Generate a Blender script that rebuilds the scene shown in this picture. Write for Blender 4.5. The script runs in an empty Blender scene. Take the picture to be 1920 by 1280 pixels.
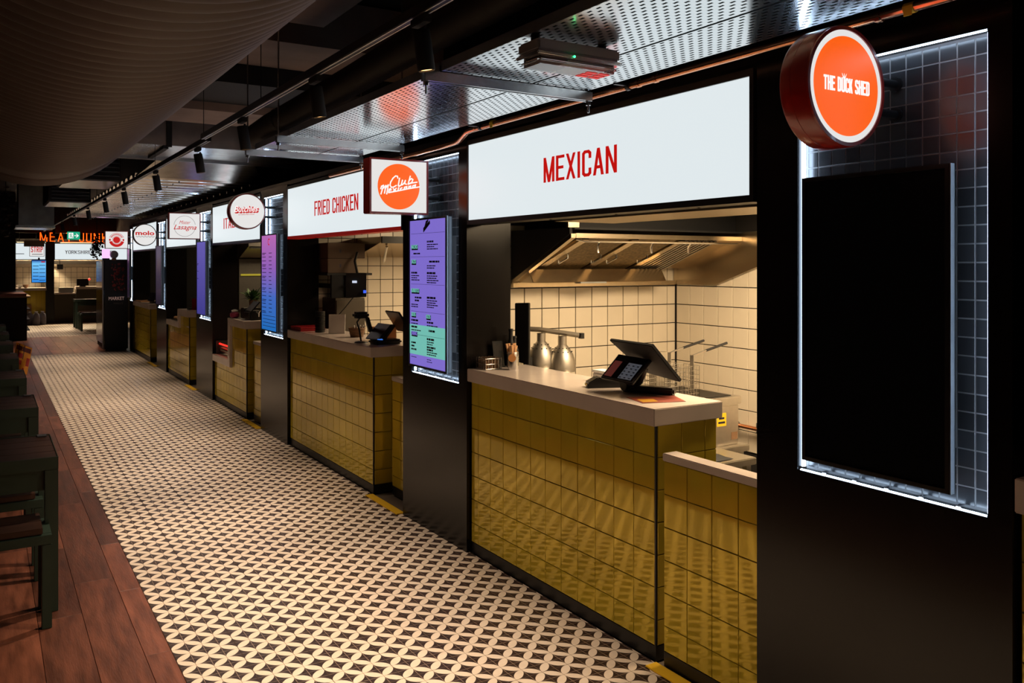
import bpy, bmesh, math, random
from mathutils import Vector, Matrix
random.seed(7)
sc = bpy.context.scene
C = sc.collection
PI = math.pi

# ------------------------------------------------------------------ camera, world, exposure
cam_d = bpy.data.cameras.new('camera'); cam = bpy.data.objects.new('camera', cam_d); C.objects.link(cam)
cam_d.sensor_width = 36; cam_d.lens = 1590 / 1920 * 36; cam_d.shift_y = -146 / 1920
cam_d.clip_start = .05; cam_d.clip_end = 100
cam.location = (0, 0, 1.6); cam.rotation_euler = (PI / 2, 0, -math.atan(988 / 1590))
sc.camera = cam
w = bpy.data.worlds.new('world'); sc.world = w; w.use_nodes = True
w.node_tree.nodes['Background'].inputs[0].default_value = (.9, .8, .75, 1)
w.node_tree.nodes['Background'].inputs[1].default_value = .022
sc.view_settings.view_transform = 'Standard'; sc.view_settings.look = 'None'
sc.view_settings.exposure = 0; sc.view_settings.gamma = 1; sc.view_settings.use_curve_mapping = False
try: sc.cycles.max_bounces = 8
except Exception: pass
SPOT_W = 175.0        # each track spot
STALL_W = 72.0       # kitchen ceiling light
WARM = (1.0, .74, .45); SPOTC = (1.0, .77, .57)

# ------------------------------------------------------------------ helpers
def lin(c):
    return tuple(((x / 255) / 12.92 if x / 255 <= .04045 else ((x / 255 + .055) / 1.055) ** 2.4) for x in c)

MATS = {}
def mat(name, col, rough=.5, metal=0., emit=None, es=0., noise=0., nscale=8., bump=0., bscale=60., ior=1.5, coat=0., stretch=None, rnd=0., alpha=None, trans=0.):
    m = bpy.data.materials.new(name); m.use_nodes = True; nt = m.node_tree; b = nt.nodes['Principled BSDF']
    b.inputs['Base Color'].default_value = (*col, 1); b.inputs['Roughness'].default_value = rough
    b.inputs['Metallic'].default_value = metal; b.inputs['IOR'].default_value = ior
    b.inputs['Coat Weight'].default_value = coat; b.inputs['Coat Roughness'].default_value = .08
    if trans: b.inputs['Transmission Weight'].default_value = trans
    if emit:
        b.inputs['Emission Color'].default_value = (*emit, 1); b.inputs['Emission Strength'].default_value = es
    if noise or bump or rnd:
        tc = nt.nodes.new('ShaderNodeTexCoord'); mp = nt.nodes.new('ShaderNodeMapping')
        nt.links.new(tc.outputs['Object'], mp.inputs[0])
        if stretch: mp.inputs['Scale'].default_value = stretch
    if noise or rnd:
        n = nt.nodes.new('ShaderNodeTexNoise'); n.inputs['Scale'].default_value = nscale; n.inputs['Detail'].default_value = 5
        nt.links.new(mp.outputs[0], n.inputs['Vector'])
        r = nt.nodes.new('ShaderNodeMapRange'); r.inputs[1].default_value = .25; r.inputs[2].default_value = .75
        r.inputs[3].default_value = 1 - noise; r.inputs[4].default_value = 1 + noise
        nt.links.new(n.outputs['Fac'], r.inputs[0])
        val = r.outputs[0]
        if rnd:
            oi = nt.nodes.new('ShaderNodeObjectInfo'); r2 = nt.nodes.new('ShaderNodeMapRange')
            r2.inputs[3].default_value = 1 - rnd; r2.inputs[4].default_value = 1 + rnd
            nt.links.new(oi.outputs['Random'], r2.inputs[0])
            mm = nt.nodes.new('ShaderNodeMath'); mm.operation = 'MULTIPLY'
            nt.links.new(val, mm.inputs[0]); nt.links.new(r2.outputs[0], mm.inputs[1]); val = mm.outputs[0]
            add = nt.nodes.new('ShaderNodeVectorMath'); add.operation = 'ADD'
            nt.links.new(mp.outputs[0], add.inputs[0]); nt.links.new(oi.outputs['Random'], add.inputs[1])
            sc_ = nt.nodes.new('ShaderNodeVectorMath'); sc_.operation = 'SCALE'; sc_.inputs['Scale'].default_value = 17
            nt.links.new(oi.outputs['Random'], sc_.inputs[0]); nt.links.new(sc_.outputs[0], add.inputs[1])
            nt.links.new(add.outputs[0], n.inputs['Vector'])
        mx = nt.nodes.new('ShaderNodeVectorMath'); mx.operation = 'SCALE'; mx.inputs[0].default_value = col
        nt.links.new(val, mx.inputs['Scale']); nt.links.new(mx.outputs[0], b.inputs['Base Color'])
    if bump:
        n2 = nt.nodes.new('ShaderNodeTexNoise'); n2.inputs['Scale'].default_value = bscale; n2.inputs['Detail'].default_value = 2
        nt.links.new(mp.outputs[0], n2.inputs['Vector'])
        bp = nt.nodes.new('ShaderNodeBump'); bp.inputs['Strength'].default_value = bump; bp.inputs['Distance'].default_value = .01
        nt.links.new(n2.outputs['Fac'], bp.inputs['Height']); nt.links.new(bp.outputs[0], b.inputs['Normal'])
    MATS[name] = m
    return m
def emat(name, rgb, s): return mat(name, (.02, .02, .02), .4, emit=lin(rgb), es=s)

class NT:
    """tiny expression helper for procedural masks"""
    def __init__(s, nt): s.nt = nt
    def m(s, op, a, b=None, c=None):
        n = s.nt.nodes.new('ShaderNodeMath'); n.operation = op
        for i, x in enumerate((a, b, c)):
            if x is None: continue
            if isinstance(x, (int, float)): n.inputs[i].default_value = x
            else: s.nt.links.new(x, n.inputs[i])
        return n.outputs[0]
    def pos(s):
        g = s.nt.nodes.new('ShaderNodeNewGeometry'); x = s.nt.nodes.new('ShaderNodeSeparateXYZ')
        s.nt.links.new(g.outputs['Position'], x.inputs[0]); return x.outputs[0], x.outputs[1], x.outputs[2], g
    def mix(s, fac, a, b):
        n = s.nt.nodes.new('ShaderNodeMix'); n.data_type = 'RGBA'
        s.nt.links.new(fac, n.inputs[0])
        for i, x in ((6, a), (7, b)):
            if isinstance(x, tuple): n.inputs[i].default_value = (*x, 1)
            else: s.nt.links.new(x, n.inputs[i])
        return n.outputs[2]

CELL = .06; FX0 = .655
def floor_pattern():
    m = bpy.data.materials.new('encaustic_tile'); m.use_nodes = True; nt = m.node_tree; e = NT(nt); b = nt.nodes['Principled BSDF']
    x, y, z, g = e.pos()
    px = e.m('DIVIDE', e.m('SUBTRACT', x, FX0), CELL); py = e.m('DIVIDE', y, CELL)
    fx = e.m('FRACT', px); fy = e.m('FRACT', py)
    par = e.m('MODULO', e.m('ABSOLUTE', e.m('ADD', e.m('FLOOR', px), e.m('FLOOR', py))), 2.0)
    gx = e.m('ADD', e.m('MULTIPLY', par, e.m('SUBTRACT', 1.0, fx)), e.m('MULTIPLY', e.m('SUBTRACT', 1.0, par), fx))
    d = e.m('ABSOLUTE', e.m('SUBTRACT', e.m('ADD', gx, fy), 1.0))
    q = e.m('ABSOLUTE', e.m('SUBTRACT', gx, fy))
    petal = e.m('LESS_THAN', q, e.m('MULTIPLY', .41, e.m('SUBTRACT', 1.0, e.m('POWER', d, 2.4))))
    ed = e.m('MINIMUM', e.m('MINIMUM', fx, e.m('SUBTRACT', 1.0, fx)), e.m('MINIMUM', fy, e.m('SUBTRACT', 1.0, fy)))
    line = e.m('LESS_THAN', ed, .018)
    n = nt.nodes.new('ShaderNodeTexNoise'); n.inputs['Scale'].default_value = 30; n.inputs['Detail'].default_value = 6
    nt.links.new(g.outputs['Position'], n.inputs['Vector'])
    n3 = nt.nodes.new('ShaderNodeTexNoise'); n3.inputs['Scale'].default_value = 3.1; n3.inputs['Detail'].default_value = 3
    nt.links.new(g.outputs['Position'], n3.inputs['Vector'])
    cream = e.mix(e.m('MULTIPLY', n.outputs['Fac'], n3.outputs['Fac']), (.80, .68, .54), (.56, .44, .32))
    dark = e.mix(n.outputs['Fac'], (.016, .008, .006), (.045, .024, .018))
    dk = e.mix(line, dark, (.30, .22, .16))
    pc = e.mix(line, cream, (.36, .27, .18))
    col = e.mix(petal, dk, pc)
    nt.links.new(col, b.inputs['Base Color'])
    rr = e.m('ADD', .30, e.m('MULTIPLY', n.outputs['Fac'], .22)); nt.links.new(rr, b.inputs['Roughness'])
    return m

def perforated():
    m = bpy.data.materials.new('perforated_galvanised'); m.use_nodes = True; nt = m.node_tree; e = NT(nt); b = nt.nodes['Principled BSDF']
    x, y, z, g = e.pos()
    P = .042
    def slot(ox, oy, hx, hy):
        ax = e.m('ABSOLUTE', e.m('SUBTRACT', e.m('FRACT', e.m('ADD', e.m('DIVIDE', x, P), ox)), .5))
        ay = e.m('ABSOLUTE', e.m('SUBTRACT', e.m('FRACT', e.m('ADD', e.m('DIVIDE', y, P), oy)), .5))
        return e.m('MULTIPLY', e.m('LESS_THAN', ax, hx), e.m('LESS_THAN', ay, hy))
    hole = e.m('MAXIMUM', slot(0, 0, .10, .23), slot(.5, .5, .10, .23))
    # plain margins
    b.inputs['Base Color'].default_value = (.82, .85, .87, 1); b.inputs['Metallic'].default_value = 1; b.inputs['Roughness'].default_value = .27
    n = nt.nodes.new('ShaderNodeTexNoise'); n.inputs['Scale'].default_value = 14
    nt.links.new(g.outputs['Position'], n.inputs['Vector'])
    nt.links.new(e.m('ADD', .15, e.m('MULTIPLY', n.outputs['Fac'], .04)), b.inputs['Roughness'])
    nt.links.new(e.m('SUBTRACT', 1.0, hole), b.inputs['Alpha'])
    return m

def screen_grad(name, stops, s):
    m = bpy.data.materials.new(name); m.use_nodes = True; nt = m.node_tree; b = nt.nodes['Principled BSDF']
    tc = nt.nodes.new('ShaderNodeTexCoord'); sp = nt.nodes.new('ShaderNodeSeparateXYZ'); r = nt.nodes.new('ShaderNodeValToRGB')
    nt.links.new(tc.outputs['Generated'], sp.inputs[0]); nt.links.new(sp.outputs[2], r.inputs[0])
    el = r.color_ramp.elements
    while len(el) < len(stops): el.new(.5)
    for k, (p, c) in enumerate(stops): el[k].position = p; el[k].color = (*lin(c), 1)
    nt.links.new(r.outputs[0], b.inputs['Emission Color']); b.inputs['Emission Strength'].default_value = s
    b.inputs['Base Color'].default_value = (.01, .01, .012, 1); b.inputs['Roughness'].default_value = .15
    return m

M_floor = floor_pattern(); M_perf = perforated()
M_grout = mat('floor_grout', (.10, .075, .055), .8)
M_wood = mat('floor_wood', (.135, .046, .025), .36, noise=.55, nscale=5, stretch=(6, .8, 6), rnd=.45, bump=.12, bscale=30)
M_wbase = mat('floor_under_wood', (.02, .008, .006), .7)
M_black = mat('black_steel', (.006, .0055, .006), .38, noise=.3, nscale=3)
M_bronze = mat('dark_bronze_panel', (.0055, .0042, .004), .22, noise=.35, nscale=2.2, ior=1.33)
M_matt = mat('matt_black', (.008, .008, .009), .75)
M_void = mat('dark_plaster', (.010, .010, .011), .85)
M_brown = mat('brown_ceiling_board', (.26, .185, .155), .8, noise=.25, nscale=3)
M_duct = mat('duct_grey_brown', (.068, .046, .040), .55, noise=.15, nscale=2)
M_galv = mat('galvanised', (.72, .74, .76), .26, 1, noise=.18, nscale=9)
M_galvd = mat('galvanised_dull', (.34, .36, .38), .42, 1, noise=.2, nscale=6)
M_steel = mat('stainless', (.60, .57, .52), .28, 1, noise=.06, nscale=30, stretch=(1, 40, 1))
M_hood = mat('warm_lit_stainless', (.58, .48, .34), .27, 1, noise=.06, nscale=30, stretch=(1, 40, 1))  # stainless copy with the warm light's gold put into its colour
M_chrome = mat('bright_metal', (.75, .75, .75), .18, 1)
M_alu = mat('pale_aluminium', (.75, .75, .76), .35)
M_copper = mat('copper', (.85, .38, .20), .24, 1, noise=.15, nscale=12)
M_yellow = mat('yellow_nosing', (.75, .45, .02), .5)
M_gold = mat('olive_gold_glaze', (.56, .42, .035), .055, .26, noise=.10, nscale=4, rnd=.06, ior=1.34, bump=.006, bscale=14)
M_goldg = mat('dark_olive_grout', (.07, .055, .02), .8)
M_white = mat('white_quartz', (.58, .50, .46), .22, noise=.06, nscale=6)
M_walltile = mat('cream_wall_tile', (.74, .66, .53), .22, noise=.04, nscale=5, rnd=.04)
M_wallgrout = mat('black_wall_grout', (.012, .010, .009), .8)
M_btile = mat('black_gloss_tile', (.040, .041, .045), .24, rnd=.3, noise=.1, ior=1.6)
M_bgrout = mat('pale_grout', (.27, .265, .265), .6)
M_sign = emat('sign_white_light', (224, 233, 236), 1.0)
M_signw = emat('sign_warm_light', (228, 226, 224), 1.0)
M_orange = emat('sign_orange_light', (255, 96, 0), 1.0)
M_redlet = mat('red_vinyl', lin((170, 18, 14)), .4, emit=lin((200, 14, 10)), es=.8)
M_dklet = mat('dark_vinyl', lin((60, 40, 40)), .4, emit=lin((60, 40, 40)), es=.4)
M_whlet = emat('white_letter_light', (245, 240, 238), 1.1)
M_redbox = mat('red_sign_case', (.36, .012, .008), .28, coat=.4)
M_led = emat('led_cool', (200, 226, 255), 18.0)
M_neon = emat('neon_orange', (255, 74, 10), 3.2)
M_lens = emat('spot_lens', (255, 190, 120), 4.0)
M_tv = mat('screen_off', (.006, .007, .009), .10, ior=1.5)
M_bezel = mat('bezel_black', (.01, .01, .011), .3)
M_green = mat('green_paint', (.028, .050, .034), .45, noise=.1)
M_greenl = mat('pale_green_paint', (.16, .19, .08), .5)
M_table = mat('dark_table_wood', (.060, .026, .015), .42, noise=.45, nscale=5, stretch=(.8, 7, 6), rnd=.2)
M_redwood = mat('reddish_wood', (.25, .09, .06), .45, noise=.3, nscale=5, stretch=(1, 6, 6))
M_purple = emat('screen_purple', (126, 108, 205), .95)
M_mint = emat('screen_mint', (112, 190, 178), .95)
M_ink = mat('screen_ink', (.01, .008, .03), .4)
M_inkb = mat('screen_ink_blue', (.03, .03, .16), .4)
M_pinkblue = screen_grad('screen_pink_blue', [(0, (30, 110, 190)), (.35, (70, 110, 200)), (.65, (150, 100, 190)), (1, (190, 110, 185))], .9)
M_violet = screen_grad('screen_violet', [(0, (70, 66, 150)), (1, (110, 98, 190))], .8)
M_dim = screen_grad('screen_dim', [(0, (40, 32, 46)), (1, (90, 76, 100))], .7)
M_pinkd = screen_grad('screen_pink_dim', [(0, (40, 30, 44)), (.7, (60, 44, 66)), (1, (190, 130, 180))], .8)
M_blue = screen_grad('screen_blue', [(0, (40, 130, 220)), (.85, (120, 200, 250)), (1, (20, 60, 150))], 1.0)
M_exit = emat('exit_green', (20, 165, 125), 1.0)
M_plastic = mat('black_plastic', (.012, .012, .013), .35)
M_greyplas = mat('grey_plastic', (.35, .32, .32), .45)
M_clear = mat('clear_diffuser', (.85, .85, .85), .1, trans=.9)
M_paper = mat('white_paper', (.75, .73, .70), .7)
M_card = mat('brown_card', (.22, .12, .06), .7)
M_dcard = mat('dark_card', (.075, .042, .022), .7)
M_orcard = mat('orange_card', (.55, .24, .08), .6)
M_dome = mat('brushed_nickel', (.50, .46, .40), .45, 1)
M_stick = mat('birch_stick', (.60, .34, .17), .6)
M_mesh = mat('filter_mesh', (.19, .13, .055), .5, .35, noise=.6, nscale=55, bump=.5, bscale=160)
M_leaf = mat('leaf_green', (.04, .10, .025), .5, rnd=.2, noise=.2)
M_dleaf = mat('leaf_dark', (.015, .012, .012), .6)
M_pot = mat('patterned_pot', (.42, .20, .14), .6, noise=.7, nscale=30)
M_amber = mat('amber_bag', (.75, .30, .02), .5, noise=.25, nscale=9)
M_redbag = mat('red_print', (.38, .02, .02), .5)
M_sack = mat('grey_sack', (.16, .15, .20), .7, noise=.2)
M_redgloss = mat('red_plastic', (.30, .01, .015), .35)
M_magenta = mat('magenta_cloth', (.35, .03, .10), .6)
M_redrefl = mat('red_reflection', (.45, .02, .012), .3, emit=lin((150, 14, 8)), es=.35)  # red light reflected in the sign frame, put into colour and glow
M_viorefl = mat('violet_reflection', (.10, .09, .28), .3)  # violet light reflected in the frame edge, painted as its colour
M_redtube = emat('red_light', (255, 40, 30), 2.2)
M_pinkbox = emat('pink_light', (245, 190, 245), 1.2)
M_sheet = mat('printed_sheet', (.20, .04, .025), .4, noise=.6, nscale=14)
M_sheety = mat('sheet_yellow', (.5, .26, .02), .4)
M_tape = mat('yellow_tape', (.75, .55, .02), .5)
M_beige = mat('beige_panel', (.36, .26, .16), .6)
M_olive = mat('olive_grey_panel', (.065, .05, .034), .5)

OFF = {}
def world_off(o): return OFF.get(o.name, Vector((0, 0, 0))) if o else Vector((0, 0, 0))
def tagp(o, label=None, cat=None, group=None, kind=None):
    if label: o['label'] = label
    if cat: o['category'] = cat
    if group: o['group'] = group
    if kind: o['kind'] = kind
    return o
def thing(name, loc, label, cat, group=None):
    o = bpy.data.objects.new(name, None); C.objects.link(o); o.location = loc; o.empty_display_size = .1
    OFF[o.name] = Vector(loc); return tagp(o, label, cat, group)
def link(name, me, parent=None, loc=(0, 0, 0)):
    o = bpy.data.objects.new(name, me); C.objects.link(o)
    if parent: o.parent = parent
    o.location = Vector(loc) - world_off(parent)
    OFF[o.name] = Vector(loc); return o

class MB:
    def __init__(s): s.v = []; s.f = []
    def add(s, vs, fs):
        k = len(s.v); s.v += [tuple(p) for p in vs]; s.f += [tuple(i + k for i in f) for f in fs]; return s
    def box(s, x0, x1, y0, y1, z0, z1):
        x0, x1 = sorted((x0, x1)); y0, y1 = sorted((y0, y1)); z0, z1 = sorted((z0, z1))
        return s.add([(x0, y0, z0), (x1, y0, z0), (x1, y1, z0), (x0, y1, z0), (x0, y0, z1), (x1, y0, z1), (x1, y1, z1), (x0, y1, z1)],
                     [(3, 2, 1, 0), (4, 5, 6, 7), (0, 1, 5, 4), (1, 2, 6, 5), (2, 3, 7, 6), (3, 0, 4, 7)])
    def prism(s, pts, vec):
        n = len(pts); p = [Vector(a) for a in pts]; v = Vector(vec); q = [a + v for a in p]
        return s.add(p + q, [tuple(range(n))[::-1], tuple(range(n, 2 * n))] + [(i, (i + 1) % n, n + (i + 1) % n, n + i) for i in range(n)])
    def cyl(s, p0, p1, r0, r1=None, n=16):
        r1 = r0 if r1 is None else r1; p0 = Vector(p0); p1 = Vector(p1); d = (p1 - p0).normalized()
        a = d.orthogonal().normalized(); b = d.cross(a)
        ring = lambda c, r: [c + (a * math.cos(2 * PI * i / n) + b * math.sin(2 * PI * i / n)) * r for i in range(n)]
        return s.add(ring(p0, r0) + ring(p1, r1), [tuple(range(n))[::-1], tuple(range(n, 2 * n))] + [(i, (i + 1) % n, n + (i + 1) % n, n + i) for i in range(n)])
    def lathe(s, prof, c, d=(0, 0, 1), n=24, caps=True):
        c = Vector(c); d = Vector(d).normalized(); a = d.orthogonal().normalized(); b = d.cross(a); vs = []
        for r, h in prof: vs += [c + d * h + (a * math.cos(2 * PI * i / n) + b * math.sin(2 * PI * i / n)) * r for i in range(n)]
        fs = []
        for k in range(len(prof) - 1):
            fs += [(k * n + i, k * n + (i + 1) % n, (k + 1) * n + (i + 1) % n, (k + 1) * n + i) for i in range(n)]
        if caps: fs += [tuple(range(n))[::-1], tuple(range((len(prof) - 1) * n, len(prof) * n))]
        return s.add(vs, fs)
    def tube(s, path, r, n=8):
        path = [Vector(p) for p in path]; vs = []; fs = []
        for k, p in enumerate(path):
            t = (path[min(k + 1, len(path) - 1)] - path[max(k - 1, 0)]).normalized()
            if k == 0: a = t.orthogonal().normalized()
            else: a = (a - t * a.dot(t)).normalized()
            b = t.cross(a); rr = r[k] if isinstance(r, (list, tuple)) else r
            vs += [p + (a * math.cos(2 * PI * i / n) + b * math.sin(2 * PI * i / n)) * rr for i in range(n)]
        for k in range(len(path) - 1): fs += [(k * n + i, k * n + (i + 1) % n, (k + 1) * n + (i + 1) % n, (k + 1) * n + i) for i in range(n)]
        fs += [tuple(range(n))[::-1], tuple(range((len(path) - 1) * n, len(path) * n))]
        return s.add(vs, fs)
    def ball(s, c, r, n=12, sz=1.):
        prof = [(max(1e-4, r * math.sin(PI * i / 8)), -r * sz * math.cos(PI * i / 8)) for i in range(9)]
        return s.lathe(prof, c, n=n, caps=False)
    def xf(s, M):
        s.v = [tuple(M @ Vector(p)) for p in s.v]; return s
    def mesh(s, name, m, off=Vector((0, 0, 0)), bevel=0., smooth=False):
        me = bpy.data.meshes.new(name); me.from_pydata([tuple(Vector(p) - off) for p in s.v], [], s.f); me.update()
        if bevel or smooth:
            bm = bmesh.new(); bm.from_mesh(me)
            if bevel:
                es = [e for e in bm.edges if len(e.link_faces) == 2 and e.calc_face_angle(0) > .6]
                bmesh.ops.bevel(bm, geom=es, offset=bevel, segments=2, affect='EDGES', clamp_overlap=True)
            for f_ in bm.faces: f_.smooth = smooth
            if smooth:
                for e in bm.edges:
                    if len(e.link_faces) == 2 and e.calc_face_angle(0) > .7: e.smooth = False
            bm.to_mesh(me); bm.free()
        me.materials.append(m); return me
    def build(s, name, m, parent=None, bevel=0., smooth=False, loc=None):
        o0 = world_off(parent) if loc is None else Vector(loc)
        me = s.mesh(name, m, o0, bevel, smooth)
        return link(name, me, parent, o0)
def box(name, m, b, parent=None, bevel=0.): return MB().box(*b).build(name, m, parent, bevel)
def struct(name, o): o.name = name; return tagp(o, kind='structure')
def sbox(name, m, b):
    o = MB().box(*b).build(name, m); o['kind'] = 'structure'; return o
def copy_tree(o, dv, label=None, parent=None):
    c = o.copy(); C.objects.link(c)
    if parent: c.parent = parent
    else:
        c.location = o.location + Vector(dv)
        if label: c['label'] = label
    for ch in o.children: copy_tree(ch, dv, None, c)
    return c

# tiles ------------------------------------------------------------
TM = {}
def tile_pts(w, h, t, ch, axis):
    a, b = w / 2, h / 2; c = ch
    L = [(-a, -b, 0), (a, -b, 0), (a, b, 0), (-a, b, 0), (-a, -b, t - c), (a, -b, t - c), (a, b, t - c), (-a, b, t - c),
         (-a + c, -b + c, t), (a - c, -b + c, t), (a - c, b - c, t), (-a + c, b - c, t)]
    F = [(8, 9, 10, 11)] + [(i, (i + 1) % 4, 4 + (i + 1) % 4, 4 + i) for i in range(4)] + [(4 + i, 4 + (i + 1) % 4, 8 + (i + 1) % 4, 8 + i) for i in range(4)]
    if axis == 'X-': f = lambda p: (-p[2], -p[0], p[1])
    elif axis == 'Y-': f = lambda p: (p[0], -p[2], p[1])
    else: f = lambda p: p
    return [f(p) for p in L], F
def tile_mesh(w, h, t, ch, axis, m):
    k = (round(w, 4), round(h, 4), t, ch, axis, m.name)
    if k not in TM:
        v, f = tile_pts(w, h, t, ch, axis); TM[k] = MB().add(v, f).mesh('tile_mesh', m)
    return TM[k]
def place(axis, plane, u, v):
    return (plane, u, v) if axis == 'X-' else (u, plane, v) if axis == 'Y-' else (u, v, plane)
def tiles(parent, axis, plane, us, vs, m, gap=.003, t=.006, ch=.002, name='tile', skip=None, joined=False):
    """us, vs: sorted edge lists; the face looks to -X, -Y or +Z"""
    J = MB()
    for i in range(len(us) - 1):
        for j in range(len(vs) - 1):
            wd = us[i + 1] - us[i] - gap; hg = vs[j + 1] - vs[j] - gap
            if wd < .008 or hg < .008: continue
            cu = (us[i] + us[i + 1]) / 2; cv = (vs[j] + vs[j + 1]) / 2
            if skip and skip(cu, cv): continue
            loc = place(axis, plane, cu, cv)
            if joined:
                v, f = tile_pts(wd, hg, t, ch, axis); J.add([Vector(p) + Vector(loc) for p in v], f)
            else: link(name, tile_mesh(wd, hg, t, ch, axis, m), parent, loc)
    if joined and J.v:
        o = J.build(name + '_field', m, parent); o['kind'] = 'stuff'; return o
def edges(a, b, p, start=None):
    e = [a]; x = (a if start is None else start)
    while x <= a + 1e-4: x += p
    while x < b - 1e-4: e.append(x); x += p
    e.append(b); return e

# lettering --------------------------------------------------------
def text(name, body, O, W, H, m, parent, right=(0, -1, 0), up=(0, 0, 1), shear=0., bold=0., depth=.002, arc=None):
    cu = bpy.data.curves.new(name, 'FONT'); cu.body = body; cu.shear = shear; cu.offset = bold; cu.resolution_u = 3
    cu.extrude = .01
    to = bpy.data.objects.new(name, cu); C.objects.link(to)
    bpy.context.view_layer.update()
    me = bpy.data.meshes.new_from_object(to.evaluated_get(bpy.context.evaluated_depsgraph_get()))
    bpy.data.objects.remove(to); bpy.data.curves.remove(cu)
    xs = [v.co.x for v in me.vertices]; ys = [v.co.y for v in me.vertices]
    x0, x1, y0, y1 = min(xs), max(xs), min(ys), max(ys)
    R = Vector(right); U = Vector(up); N = R.cross(U); O = Vector(O); off = world_off(parent)
    for v in me.vertices:
        a = (v.co.x - x0) / (x1 - x0) * W; b_ = (v.co.y - y0) / (y1 - y0) * H; d = (v.co.z / .01 * .5 + .5) * depth
        if arc:
            rad, a0, a1 = arc; ang = a0 + (a1 - a0) * a / W; rr = rad + b_
            v.co = O + R * (math.cos(ang) * rr) + U * (math.sin(ang) * rr) + N * d - off
        else: v.co = O + R * a + U * b_ + N * d - off
    me.materials.clear(); me.materials.append(m)
    return link(name, me, parent, off)
def ribbon(mb, pts, wd, O, R, U, N, d=.002):
    O, R, U, N = map(Vector, (O, R, U, N)); P = [Vector((a, b)) for a, b in pts]
    for k in range(len(P) - 1):
        t = P[k + 1] - P[k]
        if t.length < 1e-6: continue
        t.normalize(); n = Vector((-t.y, t.x)) * wd / 2; a = P[k] - t * wd * .35; b = P[k + 1] + t * wd * .35
        q = [a - n, b - n, b + n, a + n]
        mb.prism([O + R * p.x + U * p.y for p in q], N * d)
FW = {'M': .62, 'I': .16, ' ': .24, 'N': .52, 'X': .50, 'A': .52, 'Y': .48, 'J': .40}
def glyph(ch, t):
    w = FW.get(ch, .46); a, b = t / 2, w - t / 2; k = .13; m_ = .52
    oct_ = [(a + .08, 1 - a), (b - .08, 1 - a), (b, 1 - k), (b, k), (b - .08, a), (a + .08, a), (a, k), (a, 1 - k), (a + .08, 1 - a)]
    P = []; D = []          # stroked paths, slanted bars (x0 bottom, x1 top, y0, y1)
    V = lambda x, y0=0, y1=1: P.append([(x, y0), (x, y1)])
    Hh = lambda y, x0=0, x1=w: P.append([(x0, y), (x1, y)])
    if ch in 'EFL':
        V(a); 
        if ch != 'F': Hh(a)
        if ch != 'L': Hh(1 - a); Hh(m_, 0, w * .88)
    elif ch == 'M': V(a); V(b); D += [(w / 2 - t * .5, 0, .0, 1), (w / 2 - t * .5, w - t, .0, 1)]
    elif ch == 'N': V(a); V(b); D += [(w - t, 0, 0, 1)]
    elif ch == 'X': D += [(0, w - t, 0, 1), (w - t, 0, 0, 1)]
    elif ch == 'A': D += [(0, w / 2 - t / 2, 0, 1), (w - t, w / 2 - t / 2, 0, 1)]; Hh(.30, t, w - t)
    elif ch == 'I': V(w / 2)
    elif ch == 'C': P.append([(b, .68), (b, 1 - k), (b - .08, 1 - a), (a + .08, 1 - a), (a, 1 - k), (a, k), (a + .08, a), (b - .08, a), (b, k), (b, .32)])
    elif ch == 'D': P.append([(0, 1 - a), (b - .10, 1 - a), (b, 1 - k - .02), (b, k + .02), (b - .10, a), (0, a)]); V(a)
    elif ch == 'O': P.append(oct_)
    elif ch == 'U': P.append([(a, 1), (a, k), (a + .08, a), (b - .08, a), (b, k), (b, 1)])
    elif ch == 'J': P.append([(a, .3), (a, k), (a + .08, a), (b - .08, a), (b, k), (b, 1)])
    elif ch == 'S': P.append([(b, .72), (b, 1 - k), (b - .08, 1 - a), (a + .08, 1 - a), (a, 1 - k), (a, .62), (b, .40), (b, k), (b - .08, a), (a + .08, a), (a, k), (a, .28)])
    elif ch == 'H': V(a); V(b); Hh(m_)
    elif ch == 'K': V(a); D += [(t * .6, w - t, .35, 1), (w - t, t * .9, 0, .62)]
    elif ch == 'T': V(w / 2); Hh(1 - a)
    elif ch == 'Y': D += [(w / 2 - t / 2, 0, .45, 1), (w / 2 - t / 2, w - t, .45, 1)]; V(w / 2, 0, .5)
    elif ch in 'PRB':
        V(a); P.append([(0, 1 - a), (b - .08, 1 - a), (b, 1 - k), (b, m_ + .08), (b - .08, m_ - .02), (0, m_ - .02)])
        if ch == 'R': D += [(w - t, w * .35, 0, .5)]
        if ch == 'B': P.append([(0, a), (b - .08, a), (b, k), (b, m_ - .12), (b - .08, m_ - .02)])
    return w, P, D
def stroke_text(name, body, O, W, H, m, parent, right=(0, -1, 0), up=(0, 0, 1), t=.125, gap=.10, depth=.002):
    R, U = Vector(right), Vector(up); N = R.cross(U); O = Vector(O); tot = sum(FW.get(c, .46) + gap for c in body) - gap
    kx, ky = W / tot, H; mb = MB(); x = 0
    def poly(q, dz): mb.prism([O + R * (p[0] * kx) + U * (p[1] * ky) for p in q], N * (depth + dz))
    for i_, ch in enumerate(body):
        if ch != ' ':
            w_, P, D = glyph(ch, t); z_ = 0
            for path in P:
                for k in range(len(path) - 1):
                    a, b = Vector(path[k]), Vector(path[k + 1]); d = (b - a).normalized(); n = Vector((-d.y, d.x)) * t / 2
                    if abs(d.x) > .9: n = n * .92
                    if k > 0: a = a - d * t * .22
                    if k < len(path) - 2: b = b + d * t * .22
                    z_ += 2e-5; poly([(x + q.x, q.y) for q in (a - n, b - n, b + n, a + n)], z_)
            for (x0, x1, y0, y1) in D:
                z_ += 2e-5; poly([(x + x0, y0), (x + x0 + t, y0), (x + x1 + t, y1), (x + x1, y1)], z_)
        x += FW.get(ch, .46) + gap
    return mb.build(name, m, parent)
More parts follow.
